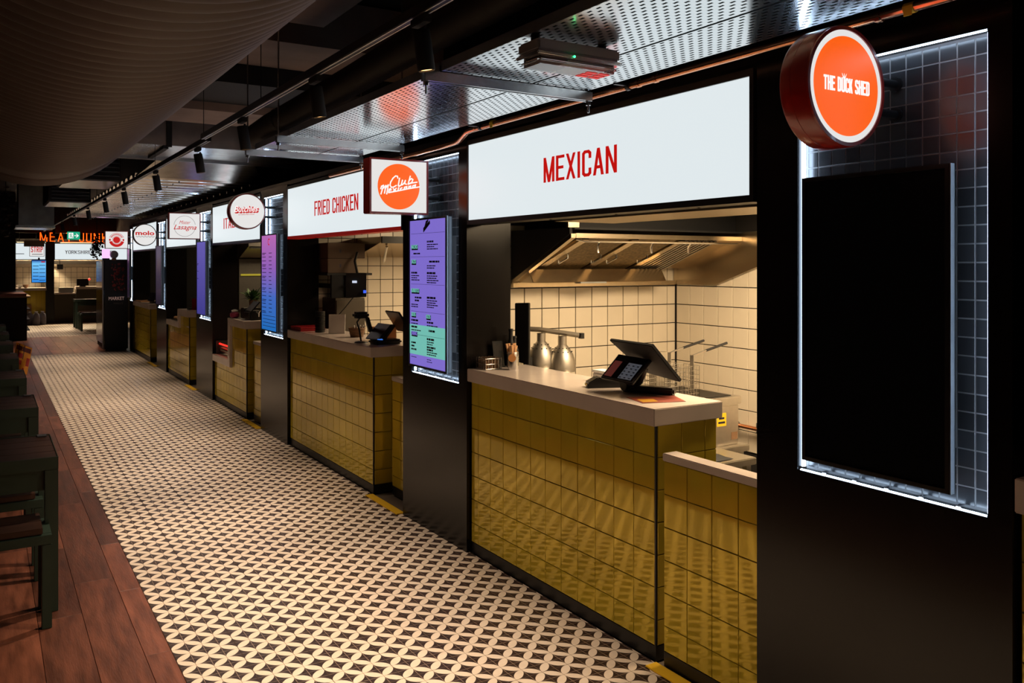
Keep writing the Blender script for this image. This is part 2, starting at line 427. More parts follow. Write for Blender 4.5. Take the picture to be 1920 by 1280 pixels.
def ring(mb, c, r0, r1, R, U, N, d, n=64, a0=0, a1=2 * PI):
    c, R, U, N = map(Vector, (c, R, U, N))
    full = abs(a1 - a0 - 2 * PI) < 1e-6; k = n if full else n + 1
    vs = []
    for i in range(k):
        a = a0 + (a1 - a0) * i / n; e = R * math.cos(a) + U * math.sin(a)
        vs += [c + e * r0, c + e * r1, c + e * r1 + N * d, c + e * r0 + N * d]
    fs = []
    for i in range(n):
        j = (i + 1) % k
        for q in range(4): fs.append((i * 4 + q, i * 4 + (q + 1) % 4, j * 4 + (q + 1) % 4, j * 4 + q))
    mb.add(vs, fs); return mb
def disc(mb, c, r, R, U, N, d, n=64):
    c, R, U, N = map(Vector, (c, R, U, N))
    return mb.prism([c + (R * math.cos(2 * PI * i / n) + U * math.sin(2 * PI * i / n)) * r for i in range(n)], N * d)

# ================================================================== STRUCTURE
PX = 2.265                                   # shop front plane
PIL = [(1.184, 2.042), (4.12, 4.963), (7.40, 8.248), (10.30, 11.19), (13.28, 14.10), (16.58, 17.0)]
T = .1306                                    # wall and counter tile pitch
FT = .24                                     # floor tile

floor = sbox('floor', M_grout, (-5, 8, -3, 30, -.1, -.008))
us = [FX0 + FT * i for i in range(7)] + [2.285]
ystart = 2.04
rows = [ystart + FT * i for i in range(43)]
tiles(floor, 'Z+', -.008, us, rows, M_floor, .0016, .008, .0006, 'floor_tile')
tiles(floor, 'Z+', -.008, us, [rows[-1] + FT * i for i in range(21)], M_floor, .0016, .008, .0006, 'far_tile', joined=True)
tiles(floor, 'Z+', -.008, us, [ystart - FT * i for i in range(14, -1, -1)], M_floor, .0016, .008, .0006, 'near_tile', joined=True)
YW0 = rows[-1] + FT * 20                      # end of the first tiled stretch
tiles(floor, 'Z+', -.008, edges(.415, 5, FT), edges(21.1, 26, FT), M_floor, .0016, .008, .0006, 'end_tile', joined=True)
# planks along the walkway
px_edges = [.655 - .1] + [.555 - .178 * i for i in range(1, 8)]
cols = [(.555, .654)] + [(px_edges[i + 1], px_edges[i]) for i in range(7)]
for k, (a, b) in enumerate(cols):
    y = .6 - random.random()
    while y < 21.1:
        L = random.choice((.8, 1.05, 1.3, 1.6)); y1 = min(y + L, 21.1)
        if y1 > 1.5: link('plank', tile_mesh(b - a - .002, round(y1 - y, 2) - .002, .008, .0008, 'Z+', M_wood), floor, ((a + b) / 2, (y + y1) / 2, -.008))
        y = y1
x = .657
while x < 2.9:
    y = YW0 + .001
    while y < 21.08:
        L = random.choice((.9, 1.2, 1.5)); y1 = min(y + L, 21.09)
        link('plank', tile_mesh(.176, round(y1 - y, 2) - .002, .008, .0008, 'Z+', M_wood), floor, (x + .088, (y + y1) / 2, -.008))
        y = y1
    x += .178
box('wood_underlay', M_wbase, (-5, -.694, -3, 21.1, -.0085, 0), floor)
sbox('ceiling', M_void, (-5, 8, -3, 30, 3.25, 3.35))
sbox('wall_left', M_void, (-5.1, -5, -3, 30, 0, 3.25))
sbox('wall_right', M_void, (4.3, 4.4, -3, 30, 0, 3.25))
sbox('wall_near', M_void, (-5, 4.3, -3.1, -3, 0, 3.25))
sbox('wall_end', M_void, (-5, 4.3, 28.4, 28.5, 0, 3.25))
# dark bulkhead above the stalls
for k, (a, b) in enumerate([(-3, 28)]):
    sbox('wall_bulkhead', M_void, (3.10, 3.16, a, b, 2.345, 3.25))
sbox('trim_1', M_black, (2.29, 2.60, -2.8, 17.0, 2.30, 2.335))            # continuous header over the fronts
for n, (Y0, Y1, z, x0, x1) in enumerate(((2.2, 4.62, 2.93, .9, 1.62), (5.05, 5.75, 2.93, .9, 2.6), (6.55, 7.2, 2.74, .9, 2.6))):
    o = sbox('trim_%d' % (n + 2), M_brown, (x0, x1, Y0, Y1, z, z + .3))
sbox('trim_5', M_matt, (.9, 2.6, 5.76, 6.54, 2.80, 3.24))
mp = thing('ceiling_plaque', (1.26, 5.755, 2.81), 'small square plaque with tan M emblem under the dark ceiling', 'plaque')
box('backing', M_matt, (1.235, 1.292, 5.752, 5.758, 2.795, 2.85), mp)
text('emblem', 'M', (1.245, 5.752, 2.805), .037, .032, mat('tan_print', (.45, .32, .22), .6, emit=(.3, .2, .13), es=.4), mp, right=(1, 0, 0))

# ================================================================== PILLARS
REC = [(1.248, 1.87), (4.215, 4.835), (7.53, 8.15), (10.40, 11.02), (13.37, 13.99), (16.66, 16.97)]
plab = ['wide dark pillar nearest the camera with black tiled recess and unlit screen', 'dark pillar beside the counter with the purple menu screen',
        'dark pillar behind the pink and blue menu screen', 'dark pillar behind the violet menu screen', 'dark pillar behind the far dim grey menu screen', 'narrow dark pillar at the far end beside the black fridge']
ZR0, ZR1 = .925, 2.225
SEG = []
for k, ((a, b), (ra, rb)) in enumerate(zip(PIL, REC)):
    p = thing('stall_pillar', (2.4, (a + b) / 2, 0), plab[k], 'pillar', 'pillars between the stalls')
    D = MB(); xr = PX + .045
    D.box(PX, 2.55, a, ra, 0, 2.30).box(PX, 2.55, rb, b, 0, 2.30).box(PX, 2.55, ra, rb, 0, ZR0).box(PX, 2.55, ra, rb, ZR1, 2.30).box(xr + .012, 2.55, ra, rb, ZR0, ZR1)
    D.build('casing', M_bronze, p)
    box('tile_backing', M_bgrout, (xr, xr + .011, ra, rb, ZR0, ZR1), p)
    tp = .0517
    ue = edges(ra + .006, rb - .006, tp); ve = edges(ZR0 + .006, ZR1 - .006, tp)
    hid = (lambda u, v: ra + .13 < u < rb - .13 and 1.08 < v < 1.75) if k < 2 else None
    tiles(p, 'X-', xr, ue, ve, M_btile, .0042, .0012, .0005, 'tile', skip=hid, joined=k >= 2)
    L = MB(); e = .008
    L.box(PX + .006, PX + .011, ra + .0005, ra + .0035, ZR0 + e, ZR1 - e).box(PX + .020, PX + .032, rb - e, rb - .0005, ZR0 + e, ZR1 - e)
    L.box(PX + .004, PX + .012, ra + e, rb - e, ZR0 + .0005, ZR0 + .003).box(PX + .004, PX + .012, ra + e, rb - e, ZR1 - .003, ZR1 - .0005)
    L.build('led_strip', M_led, p)
    c = MB()
    for q in range(5):
        c.box(PX + .012, PX + .03, ra + .08 + q * .11, ra + .094 + q * .11, ZR0 + .004, ZR0 + .010)
    c.build('led_clip', M_chrome, p)

# ================================================================== MENU SCREENS
def bars(mb, X, y0, z0, rows_, wmax, h=.006, lh=.013):
    for r_ in range(rows_):
        wv = wmax * (1 - .35 * random.random() * (r_ % 2)); yy = y0; end = y0 - wv
        while yy > end + .012:
            ww = min(.012 + .03 * random.random(), yy - end)
            mb.box(X - .0012, X, yy - ww, yy, z0 - r_ * lh - h, z0 - r_ * lh); yy -= ww + .006
TVS = [(1.325, 1.812), (4.27, 4.775), (7.56, 8.065), (10.44, 10.95), (13.41, 13.915), (16.68, 16.97)]
tlab = ['large portrait screen switched off, hung on the nearest pillar', 'portrait menu screen glowing purple with a mint panel at the bottom',
        'portrait menu screen fading from pink to blue', 'portrait menu screen glowing plain violet', 'portrait menu screen glowing dim grey on the pillar under the round molo sign', 'narrow portrait screen with pink top beside the black fridge']
SM = [M_tv, M_purple, M_pinkblue, M_violet, M_dim, M_pinkd]
for k, (a, b) in enumerate(TVS):
    z0, z1 = .975, 1.872; xf_ = PX - .05
    t = thing('menu_screen', (PX, (a + b) / 2, z0), tlab[k], 'screen', 'portrait menu screens on the pillars')
    MB().box(xf_ + .008, xf_ + .042, a + .004, b - .004, z0 + .004, z1 - .004).build('housing', M_bezel, t, .004)
    F = MB(); e = .012
    F.box(xf_, xf_ + .012, a, a + e, z0, z1).box(xf_, xf_ + .012, b - e, b, z0, z1).box(xf_, xf_ + .012, a + e, b - e, z0, z0 + e).box(xf_, xf_ + .012, a + e, b - e, z1 - e, z1)
    F.build('bezel', M_bezel, t)
    box('side_trim', M_galvd, (xf_ + .002, xf_ + (.020 if k == 0 else .010), a - .004, a - .0005, z0, z1), t)
    box('display', SM[k], (xf_ + .006, xf_ + .0075, a + e, b - e, z0 + e, z1 - e), t)
    MB().box(xf_ + .043, PX + .04, a + .2, b - .2, 1.30, 1.55).build('wall_bracket', M_matt, t)
    X = xf_ + .0058
    if k == 1:
        box('mint_panel', M_mint, (X - .0006, X, a + e, b - e, z0 + .075, z0 + .255), t)
        I = MB()
        yl, yr = b - .035, a + .255
        bars(I, X - .0007, yr, 1.735, 1, .10, .011); bars(I, X - .0007, yr, 1.715, 3, .14)
        bars(I, X - .0007, yl - .03, 1.665, 1, .09, .009)
        bars(I, X - .0007, yr - .03, 1.617, 1, .13, .011); bars(I, X - .0007, yr, 1.59, 2, .11)
        bars(I, X - .0007, yl, 1.55, 1, .08, .011); bars(I, X - .0007, yl, 1.53, 3, .12)
        bars(I, X - .0007, yr, 1.55, 1, .11, .012); bars(I, X - .0007, yr, 1.53, 4, .15)
        bars(I, X - .0007, yl - .05, 1.40, 2, .09, .010, .018); bars(I, X - .0007, yl, 1.355, 2, .10)
        bars(I, X - .0007, yr, 1.405, 1, .12, .012); bars(I, X - .0007, yr, 1.385, 4, .14)
        bars(I, X - .0007, yl, 1.262, 1, .11, .011); bars(I, X - .0007, yl, 1.24, 1, .09); bars(I, X - .0007, yl, 1.222, 1, .08, .011); bars(I, X - .0007, yl, 1.2, 1, .13)
        bars(I, X - .0007, yr, 1.258, 1, .09, .011); bars(I, X - .0007, yr, 1.237, 1, .14); bars(I, X - .0007, yr - .025, 1.21, 1, .09, .012)
        bars(I, X - .0007, yl, 1.125, 3, .07, .010, .020)
        bars(I, X - .0007, yr, 1.195 - .035, 1, .10, .012); bars(I, X - .0007, yr, 1.14, 2, .10); bars(I, X - .0007, yr, 1.112, 2, .11, .011, .015); bars(I, X - .0007, yr, 1.08, 2, .13)
        bars(I, X - .0007, yl, 1.035, 1, .07, .004); bars(I, X - .0007, yr, 1.035, 2, .07, .004)
        for zz in (1.78, 1.64, 1.475, 1.31, 1.17): I.box(X - .0009, X - .0004, a + .03, b - .03, zz, zz + .0015)
        I.build('menu_text', M_ink, t)['kind'] = 'stuff'
        G = MB(); G.prism([(X - .0012, b - .20, 1.785), (X - .0012, b - .29, 1.835), (X - .0012, b - .285, 1.855), (X - .0012, b - .20, 1.812)], (.0010, 0, 0))
        G.prism([(X - .0012, b - .215, 1.818), (X - .0012, b - .265, 1.848), (X - .0012, b - .268, 1.862), (X - .0012, b - .235, 1.852)], (.0010, 0, 0)); G.build('logo', M_ink, t)
        for s_, yy, zz, ww in (('NACHOS', yl, 1.69, .085), ('TACOS', yl, 1.60, .062), ('BURRITOS', yl, 1.425, .105), ('SIDES', yl, 1.28, .06), ('KIDS', yr + .01, 1.275, .055), ('DRINKS', yl, 1.165, .08)):
            sh = MB().box(X - .0008, X - .0002, yy - ww - .004, yy - .002, zz - .008, zz + .022).build('heading_shadow', M_ink, t)
            text('heading', s_, (X - .0009, yy, zz), ww, .024, M_mint if s_ != 'DRINKS' else M_purple, t, depth=.001, bold=.01)
    elif k in (2, 3):
        I = MB(); n_ = 16 if k == 2 else 3
        for q in range(n_):
            zz = 1.70 - q * .036 if k == 2 else 1.6 - q * .09
            bars(I, X - .0004, b - .03, zz, 1 + (q % 3 == 0), .13 if k == 2 else .08, .006)
            if k == 2: bars(I, X - .0004, b - .25, zz, 1, .09, .006)
        for q in range(4):
            if k == 2: I.box(X - .001, X - .0002, a + .05, b - .05, 1.02 + q * .032, 1.024 + q * .032)
        I.build('menu_text', M_inkb, t)['kind'] = 'stuff'
        if k == 2:
            G = MB(); ring(G, (X - .001, (a + b) / 2, 1.80), .022, .032, (0, -1, 0), (0, 0, 1), (-1, 0, 0), .0008, 20, .6, 5.2); G.build('logo', M_redlet, t)

# ================================================================== FASCIA LIGHTBOXES
FS = [(1, 2.073, 4.098, 'MEXICAN', (3.356, 2.805), 'long white lightbox sign reading MEXICAN', M_black),
      (2, 4.985, 7.385, 'FRIED CHICKEN', (6.67, 5.724), 'white lightbox sign reading FRIED CHICKEN with a painted red reflection along its lower edge', M_redrefl),
      (3, 8.268, 10.285, 'ITALIAN', (9.75, 8.85), 'white lightbox sign mostly hidden behind the round red and white sign', M_viorefl),
      (4, 11.21, 13.265, None, None, 'white lightbox sign behind the square Mister Lasagna sign', M_galvd),
      (5, 14.12, 16.565, None, None, 'white lightbox sign behind the round molo sign', M_galvd)]
for n, a, b, s_, ty, lab, trim in FS:
    z0, z1 = 1.84, 2.253
    t = thing('fascia_sign', (PX, (a + b) / 2, z0), lab, 'sign', 'lightbox signs over the stalls')
    F = MB(); e = .026
    F.box(PX - .004, PX + .10, a - .018, a, z0 - e, z1 + e).box(PX - .004, PX + .10, b, b + .012, z0 - e, z1 + e)
    F.box(PX - .004, PX + .10, a, b, z1, z1 + e).box(PX + .02, PX + .10, a, b, z0 - .001, z1)
    F.build('frame', M_black, t)
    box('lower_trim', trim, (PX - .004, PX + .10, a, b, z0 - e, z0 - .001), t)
    box('light_panel', M_sign, (PX, PX + .019, a + .001, b - .001, z0, z1 - .001), t)
    if s_: stroke_text('lettering', s_, (PX - .0005, ty[0], 1.985), ty[0] - ty[1], .118, M_redlet, t)
    S = MB()
    for q in range(4): S.cyl((PX + .05, a + .3 + q * .5, z0 - e - .004), (PX + .05, a + .3 + q * .5, z0 - e), .006, n=8)
    S.build('screw', M_chrome, t)

# ================================================================== PROJECTING SIGNS
R_, U_, N_ = (1, 0, 0), (0, 0, 1), (0, -1, 0)
def arms(t, Y, z, x0, dz):
    for q in (-1, 1):
        MB().cyl((x0, Y, z + q * dz), (PX + .052, Y, z + q * dz), .012, n=12).build('bracket_arm', M_black, t, smooth=True)
        MB().cyl((PX + .038, Y, z + q * dz), (PX + .043, Y, z + q * dz), .022, n=12).build('bracket_plate', M_black, t)
def round_sign(Y, xc, z, r, lab, case, face, dep=.088):
    t = thing('projecting_sign', (xc, Y + dep / 2, z - r), lab, 'sign', 'projecting signs on the pillars')
    MB().lathe([(r * .985, 0), (r, .006), (r, dep * .56), (r * .995, dep * .57), (r, dep * .58), (r, dep - .006), (r * .985, dep)], (xc, Y, z), (0, 1, 0), 72).build('case', case, t, smooth=True)
    rim = MB(); ring(rim, (xc, Y, z), r * .925, r * .985, R_, U_, N_, .006, 72); rim.build('rim', case, t, smooth=False)
    f = MB(); disc(f, (xc, Y - .0002, z), r * .925, R_, U_, N_, .002, 72); f.build('light_face', face, t)
    arms(t, Y + dep / 2, z, xc + r * .9, .045)
    return t
def square_sign(Y, x0, x1, z0, z1, lab, dep=.09):
    t = thing('projecting_sign', ((x0 + x1) / 2, Y + dep / 2, z0), lab, 'sign', 'projecting signs on the pillars')
    MB().box(x0, x1, Y, Y + dep, z0, z1).build('case', M_redbox, t, .004)
    F = MB(); e = .011
    F.box(x0, x0 + e, Y - .008, Y - .0001, z0, z1).box(x1 - e, x1, Y - .008, Y - .0001, z0, z1).box(x0 + e, x1 - e, Y - .008, Y - .0001, z0, z0 + e).box(x0 + e, x1 - e, Y - .008, Y - .0001, z1 - e, z1)
    F.build('rim', M_redbox, t)
    box('light_face', M_signw, (x0 + e, x1 - e, Y - .003, Y - .0002, z0 + e, z1 - e), t)
    arms(t, Y + dep / 2, (z0 + z1) / 2, x1 - .002, .055)
    return t
# nearest round sign
t = round_sign(1.50, 2.015, 2.088, .167, 'round orange sign in a deep red case reading THE DUCK SHED', M_redbox, M_signw)
f = MB(); disc(f, (2.015, 1.4978, 2.088), .137, R_, U_, N_, .0015, 72); f.build('orange_disc', M_orange, t)
stroke_text('lettering', 'THE DUCK SHED', (2.015 - .098, 1.496, 2.070), .196, .040, M_whlet, t, right=R_, t=.17, gap=.06, depth=.001)
b_ = MB()
for a in (-.5, 0, .5): b_.prism([(2.001 + .004 * a, 1.4958, 2.108), (2.005 + .004 * a, 1.4958, 2.108), (2.003 + .02 * a, 1.4958, 2.122)], (0, -.001, 0))
b_.build('tuft', M_whlet, t)
# Club Mexicana
sx0, sx1, sz0, sz1 = 1.845, 2.213, 1.885, 2.203
t = square_sign(4.50, sx0, sx1, sz0, sz1, 'square red-cased sign with orange disc reading Club Mexicana')
f = MB(); disc(f, (2.026, 4.497, 2.043), .131, R_, U_, N_, .0012, 72); f.build('orange_disc', M_orange, t)
def cm(p):
    x_, y_ = p; u = (x_ - 50) / 1110
    for _ in range(3):
        tp_, bt = 95 + 80 * u, 1140 + 40 * u; v = (y_ - tp_) / (bt - tp_); u = (x_ - (35 + 30 * v)) / (1105 - 5 * v)
    return (sx0 + .011 + u * (sx1 - sx0 - .022), sz1 - .011 - v * (sz1 - sz0 - .022))
LT = MB()
for st in ([(565, 480), (558, 442), (520, 435), (470, 480), (425, 560), (415, 620), (440, 660), (480, 660), (540, 625)], [(600, 480), (578, 625), (605, 635), (645, 615)],
           [(660, 520), (640, 600), (662, 612), (700, 570), (718, 525), (705, 590), (745, 602)], [(815, 440), (775, 595)], [(790, 530), (840, 490), (870, 510), (850, 565), (775, 600)], [(775, 602), (850, 577), (955, 562)],
           [(235, 690), (250, 640), (288, 622), (242, 795)], [(262, 700), (336, 625), (310, 780)], [(320, 690), (382, 612), (355, 795)], [(400, 725), (440, 712), (430, 688), (402, 700), (390, 762), (440, 752)],
           [(480, 690), (540, 740)], [(540, 680), (480, 748)], [(585, 672), (575, 730)], [(592, 640), (590, 648)], [(655, 672), (622, 690), (625, 722), (665, 715)], [(745, 650), (705, 662), (695, 702), (735, 698), (752, 648), (745, 698)],
           [(795, 640), (785, 690)], [(790, 665), (830, 635), (828, 682)], [(915, 620), (875, 632), (865, 672), (905, 666), (928, 612), (915, 662)], [(390, 768), (560, 737), (780, 692), (1010, 655)]):
    ribbon(LT, [cm(p) for p in st], .0072, (0, 4.4958, 0), R_, U_, N_, .0008)
LT.build('lettering', M_whlet, t)
# Butchies
t = round_sign(7.85, 2.034, 2.077, .165, 'round white sign in red case reading Butchies', M_redbox, M_signw)
SH = MB()
for q in range(6):
    d = q * .0022
    text('lettering_shadow', 'Butchies', (1.915 + d, 7.8476 + .0001 * q, 2.064 - d), .215, .058, M_redlet, t, right=(1, 0, .06), shear=.35, bold=.03, depth=.0006)
text('lettering', 'Butchies', (1.915, 7.8468, 2.064), .215, .058, M_whlet, t, right=(1, 0, .06), shear=.35, bold=.012, depth=.0006)
text('small_lettering', 'BUTTERMILK FRIED CHICKEN', (1.955, 7.8476, 2.038), .14, .011, M_redlet, t, right=(1, 0, .06), depth=.0006)
# Mister Lasagna
t = square_sign(10.75, 1.858, 2.224, 1.893, 2.21, 'square red-rimmed white sign reading Mister Lasagna in a thin circle')
rg = MB(); ring(rg, (2.041, 10.7468, 2.05), .1215, .1245, R_, U_, N_, .0008, 64, .16, PI - .1); ring(rg, (2.041, 10.7468, 2.05), .1215, .1245, R_, U_, N_, .0008, 64, PI + .25, 2 * PI - .2); rg.build('thin_circle', M_dklet, t)
text('lettering', 'Mister', (1.978, 10.7468, 2.075), .13, .042, M_redlet, t, right=R_, shear=.4, bold=0, depth=.0006)
text('large_lettering', 'Lasagna', (1.915, 10.7468, 1.992), .262, .075, M_redlet, t, right=R_, shear=.4, bold=.008, depth=.0006)
# molo
t = round_sign(13.70, 2.036, 2.03, .165, 'round white sign in dark red case reading molo over a wavy line', mat('dark_red_case', (.06, .012, .012), .35), M_signw)
text('lettering', 'molo', (1.905, 13.6976, 2.025), .262, .066, M_redlet, t, right=R_, bold=.03, depth=.0006)
wv = MB()
ribbon(wv, [(1.91 + .26 * i / 48, 2.003 + .006 * math.cos(i * PI / 4)) for i in range(49)], .005, (0, 13.6976, 0), R_, U_, N_, .0006); wv.build('wavy_line', M_dklet, t)
# round emblem
t = square_sign(16.90, 1.84, 2.225, 1.87, 2.19, 'square white sign with a round red emblem at the far end')
rg = MB(); c_ = (2.033, 16.8968, 2.03); ring(rg, c_, .068, .074, R_, U_, N_, .0006, 40); ring(rg, c_, .122, .128, R_, U_, N_, .0006, 40, .35, PI - .35)
disc(rg, c_, .060, R_, U_, N_, .0006, 32)
ring(rg, c_, .080, .128, R_, U_, N_, .0005, 40, PI + .25, 2 * PI - .25)
for q in range(13):
    a = .5 + q * (PI - 1.0) / 12; e_ = Vector((math.cos(a), 0, math.sin(a))); n_ = Vector((-math.sin(a), 0, math.cos(a))); cc = Vector(c_)
    rg.prism([cc + e_ * .088 - n_ * .006, cc + e_ * .114 - n_ * .006, cc + e_ * .114 + n_ * .006, cc + e_ * .088 + n_ * .006], (0, -.0006, 0))
for q in (-1, 1): rg.box(2.033 + q * .112 - .014, 2.033 + q * .112 + .014, 16.896, 16.8968, 2.012, 2.048)
rg.build('emblem', M_redlet, t)

# ================================================================== COUNTERS
def end_tiles(p, X0, X1, Y, z0, z1, joined): tiles(p, 'Y-', Y, edges(X0, X1, T), edges(z0, z1, T, z1 - T * 20), M_gold, .003, .008, .0015, 'tile', joined=joined)
def counter(a, b, lab, wlab, ztop=1.02, zb=.95, depth=.36, joined=False, far=None, low=None, post=None):
    """a = near end, b = far end; low = (y_from, ztop, zbot) for a dropped stretch at the far end"""
    p = thing('serving_counter', (2.45, (a + b) / 2, 0), lab, 'counter', 'tiled counters of the stalls')
    xf_ = 2.298; xb = xf_ + depth - .03
    D = MB(); yl = b if not low else low[0]
    D.box(xf_, xb, a + .008, yl, .06, zb - .001)
    if low: D.box(xf_, xb, yl, b, .06, low[2] - .001)
    D.build('carcass', M_goldg, p)
    box('kick_plate', M_black, (xf_ - .006, xb, a + .002, b, .0005, .059), p)
    box('corner_trim', M_black, (xf_ - .009, xf_ - .0005, a - .001, a + .0065, .06, zb - .001), p)
    tiles(p, 'X-', xf_, edges(a + .008, yl, T), edges(.062, zb - .002, T, zb - T * 8), M_gold, .003, .008, .0015, 'tile', joined=joined)
    if low: tiles(p, 'X-', xf_, edges(yl, b, T), edges(.062, low[2] - .002, T, zb - T * 8), M_gold, .003, .008, .0015, 'tile', joined=joined)
    end_tiles(p, xf_ + .002, xb, a + .008, .062, zb - .002, joined)
    wt = thing('worktop', (2.45, (a + b) / 2, zb), wlab, 'worktop', 'pale stone worktops of the stalls')
    MB().box(2.262, 2.262 + depth + .02, a - .022, yl, zb, ztop).build('slab', M_white, wt, .003)
    if low:
        MB().box(2.262, 2.262 + depth + .02, yl + .0005, yl + .09, low[2], ztop).build('upstand', M_white, wt, .003)
        MB().box(2.262, 2.262 + depth + .02, yl + .0905, b - .002, low[2], low[1]).build('low_slab', M_white, wt, .003)
    return p
counter(2.59, 4.11, 'olive gold tiled counter under the MEXICAN sign', 'pale stone worktop under the MEXICAN sign', depth=.36)
counter(5.51, 7.39, 'olive gold tiled counter under the FRIED CHICKEN sign', 'pale stone worktop under the FRIED CHICKEN sign')
counter(8.87, 10.29, 'tiled counter with a stepped white top, beside the potted plant', 'white worktop stepping down past the red lit tube', ztop=1.005, zb=.925, low=(9.47, .545, .468))
counter(11.76, 13.27, 'yellow tiled counter with a stepped white top, second stall from the far end', 'white worktop stepping down, second stall from the far end', ztop=.975, zb=.89, joined=True, low=(12.33, .79, .715))
counter(14.86, 16.57, 'tiled counter of the farthest stall, next to the black fridge', 'worktop of the farthest stall, with a small lit till on it', ztop=.935, zb=.855, joined=True)
counter(-.4, 1.178, 'tiled counter cut off by the right edge of the photo', 'stone worktop cut off by the right edge of the photo', ztop=1.045, zb=.955, joined=True)
def gate(a, b, X, zt, lab, joined=False):
    g = thing('low_gate', (X, (a + b) / 2, 0), lab, 'gate', 'low tiled gates of the stalls')
    box('panel', M_goldg, (X, X + .05, a, b, .06, zt - .031), g); box('kick_plate', M_black, (X - .005, X + .05, a, b, .0005, .059), g)
    tiles(g, 'X-', X, edges(a + .002, b - .002, T, b - .002 - T * 9), edges(.062, zt - .032, T, zt - .032 - T * 9), M_gold, .003, .008, .0015, 'tile', joined=joined)
    MB().box(X - .014, X + .06, a, b, zt - .03, zt).build('cap', M_white, g, .003)
gate(2.05, 2.545, 2.298, .848, 'low tiled gate with white cap beside the nearest pillar')
gate(4.99, 5.43, 2.405, .82, 'low tiled gate beside the purple menu screen pillar')
gate(8.26, 8.76, 2.34, .81, 'low tiled gate beside the pink and blue menu screen')
gate(11.2, 11.45, 2.34, .79, 'low tiled gate beside the violet menu screen', True)
for k, (a, b, lab) in enumerate(((2.045, 2.58, 'yellow floor strip at the foot of the nearest counter gate'), (4.975, 5.50, 'yellow floor strip before the gate next to the purple menu screen'), (8.26, 8.83, 'yellow floor strip under the pink and blue menu screen stall'),
                    (11.2, 11.74, 'yellow floor strip beside the violet screen pillar'), (14.1, 14.8, 'farthest yellow floor strip'))):
    o = MB().box(2.225, 2.283, a, b, .0005, .007).build('floor_strip', M_yellow, None, .002, loc=(2.25, (a + b) / 2, 0)); tagp(o, lab, 'strip', 'yellow nosing strips on the floor')

# ================================================================== STALL INTERIORS
def lamp(name, Y, X, z, sx, sy, P, lab, col=WARM):
    t = thing('kitchen_or_fill_light', (X, Y, z), lab, 'light', 'ceiling lights inside the stalls')
    box('housing', M_galvd, (X - sx / 2 - .02, X + sx / 2 + .02, Y - sy / 2 - .02, Y + sy / 2 + .02, z + .012, z + .05), t)
    box('diffuser', emat('diffuser_' + name, (255, 214, 160), 2.0), (X - sx / 2, X + sx / 2, Y - sy / 2, Y + sy / 2, z + .004, z + .012), t)
    for q in (-1, 1): MB().cyl((X + q * sx * .4, Y, z + .05), (X + q * sx * .4, Y, 2.297 if Y < 20 else 3.25), .005, n=6).build('suspension_rod', M_galvd, t)
    L = bpy.data.lights.new(name, 'AREA'); L.energy = P; L.color = col; L.shape = 'RECTANGLE'; L.size = sx; L.size_y = sy
    o = bpy.data.objects.new('lamp', L); C.objects.link(o); o.parent = t
def stall_shell(n, y0, y1, xb=4.09, tiled=True, m=None, joined=False, yf=None, z1=2.30):
    """far partition at y1 facing the camera, back wall at xb"""
    m = m or M_wallgrout
    wl = sbox('wall_partition_%d' % n, m, (2.56, xb + .1, y1 + .006, y1 + .08, 0, z1))
    wb = sbox('wall_back_%d' % n, m, (xb + .006, xb + .1, y0, y1 + .006, 0, z1))
    sbox('ceiling_stall_%d' % n, M_void, (2.62, xb + .1, y0, y1, z1, z1 + .04))
    if tiled:
        ve = [.93 + .1295 * i for i in range(-5, 11)]
        tiles(wl, 'Y-', y1 + .006, edges(2.60, xb - .002, T, 4.014 - T * 12), ve, M_walltile, .0055, .008, .0015, 'tile', skip=lambda u, v: v < .5 or (n == 1 and v > 1.8), joined=joined)
        tiles(wb, 'X-', xb + .006, edges(y0 + .1, y1 - .004, T, 4.28 - T * 30), ve, M_walltile, .0055, .008, .0015, 'tile', skip=lambda u, v: v < .35 or v > 1.75, joined=joined)
stall_shell(1, 1.62, 4.424)
stall_shell(2, 4.52, 7.60)
stall_shell(3, 7.70, 10.36, tiled=False, m=M_olive)
stall_shell(4, 10.46, 13.32, tiled=False, m=M_void)
stall_shell(5, 13.42, 16.62, tiled=False, m=M_void)
sbox('wall_partition_6', M_void, (2.56, 4.2, 1.50, 1.60, 0, 2.30))
lamp('kitchen1', 2.75, 3.15, 1.99, .8, .9, STALL_W * 1.0, 'ceiling light panel inside the stall under the MEXICAN sign')
lamp('kitchen2', 6.3, 3.75, 2.0, .4, 1.0, STALL_W * .55, 'ceiling light panel inside the stall under the FRIED CHICKEN sign')
lamp('kitchen3', 9.2, 3.3, 2.22, .6, .8, STALL_W * .35, 'ceiling light panel inside the stall with the potted plant')
lamp('fill4', 12.2, 3.4, 2.22, .4, .6, STALL_W * .12, 'small added fill light panel inside the stall behind the Mister Lasagna sign')  # fill light added to lift the unlit stall interior out of black
lamp('fill5', 15.3, 3.4, 2.22, .4, .6, STALL_W * .12, 'small added fill light panel inside the farthest stall of the row')  # also an added fill, so the farthest stall is not black
# lintel behind the Mexican sign
o = MB().box(2.37, 2.74, 1.80, 3.42, 1.806, 1.836).build('steel_lintel', M_hood, None, loc=(2.43, 3.1, 1.8)); tagp(o, 'stainless steel soffit plate behind the MEXICAN sign', 'beam')
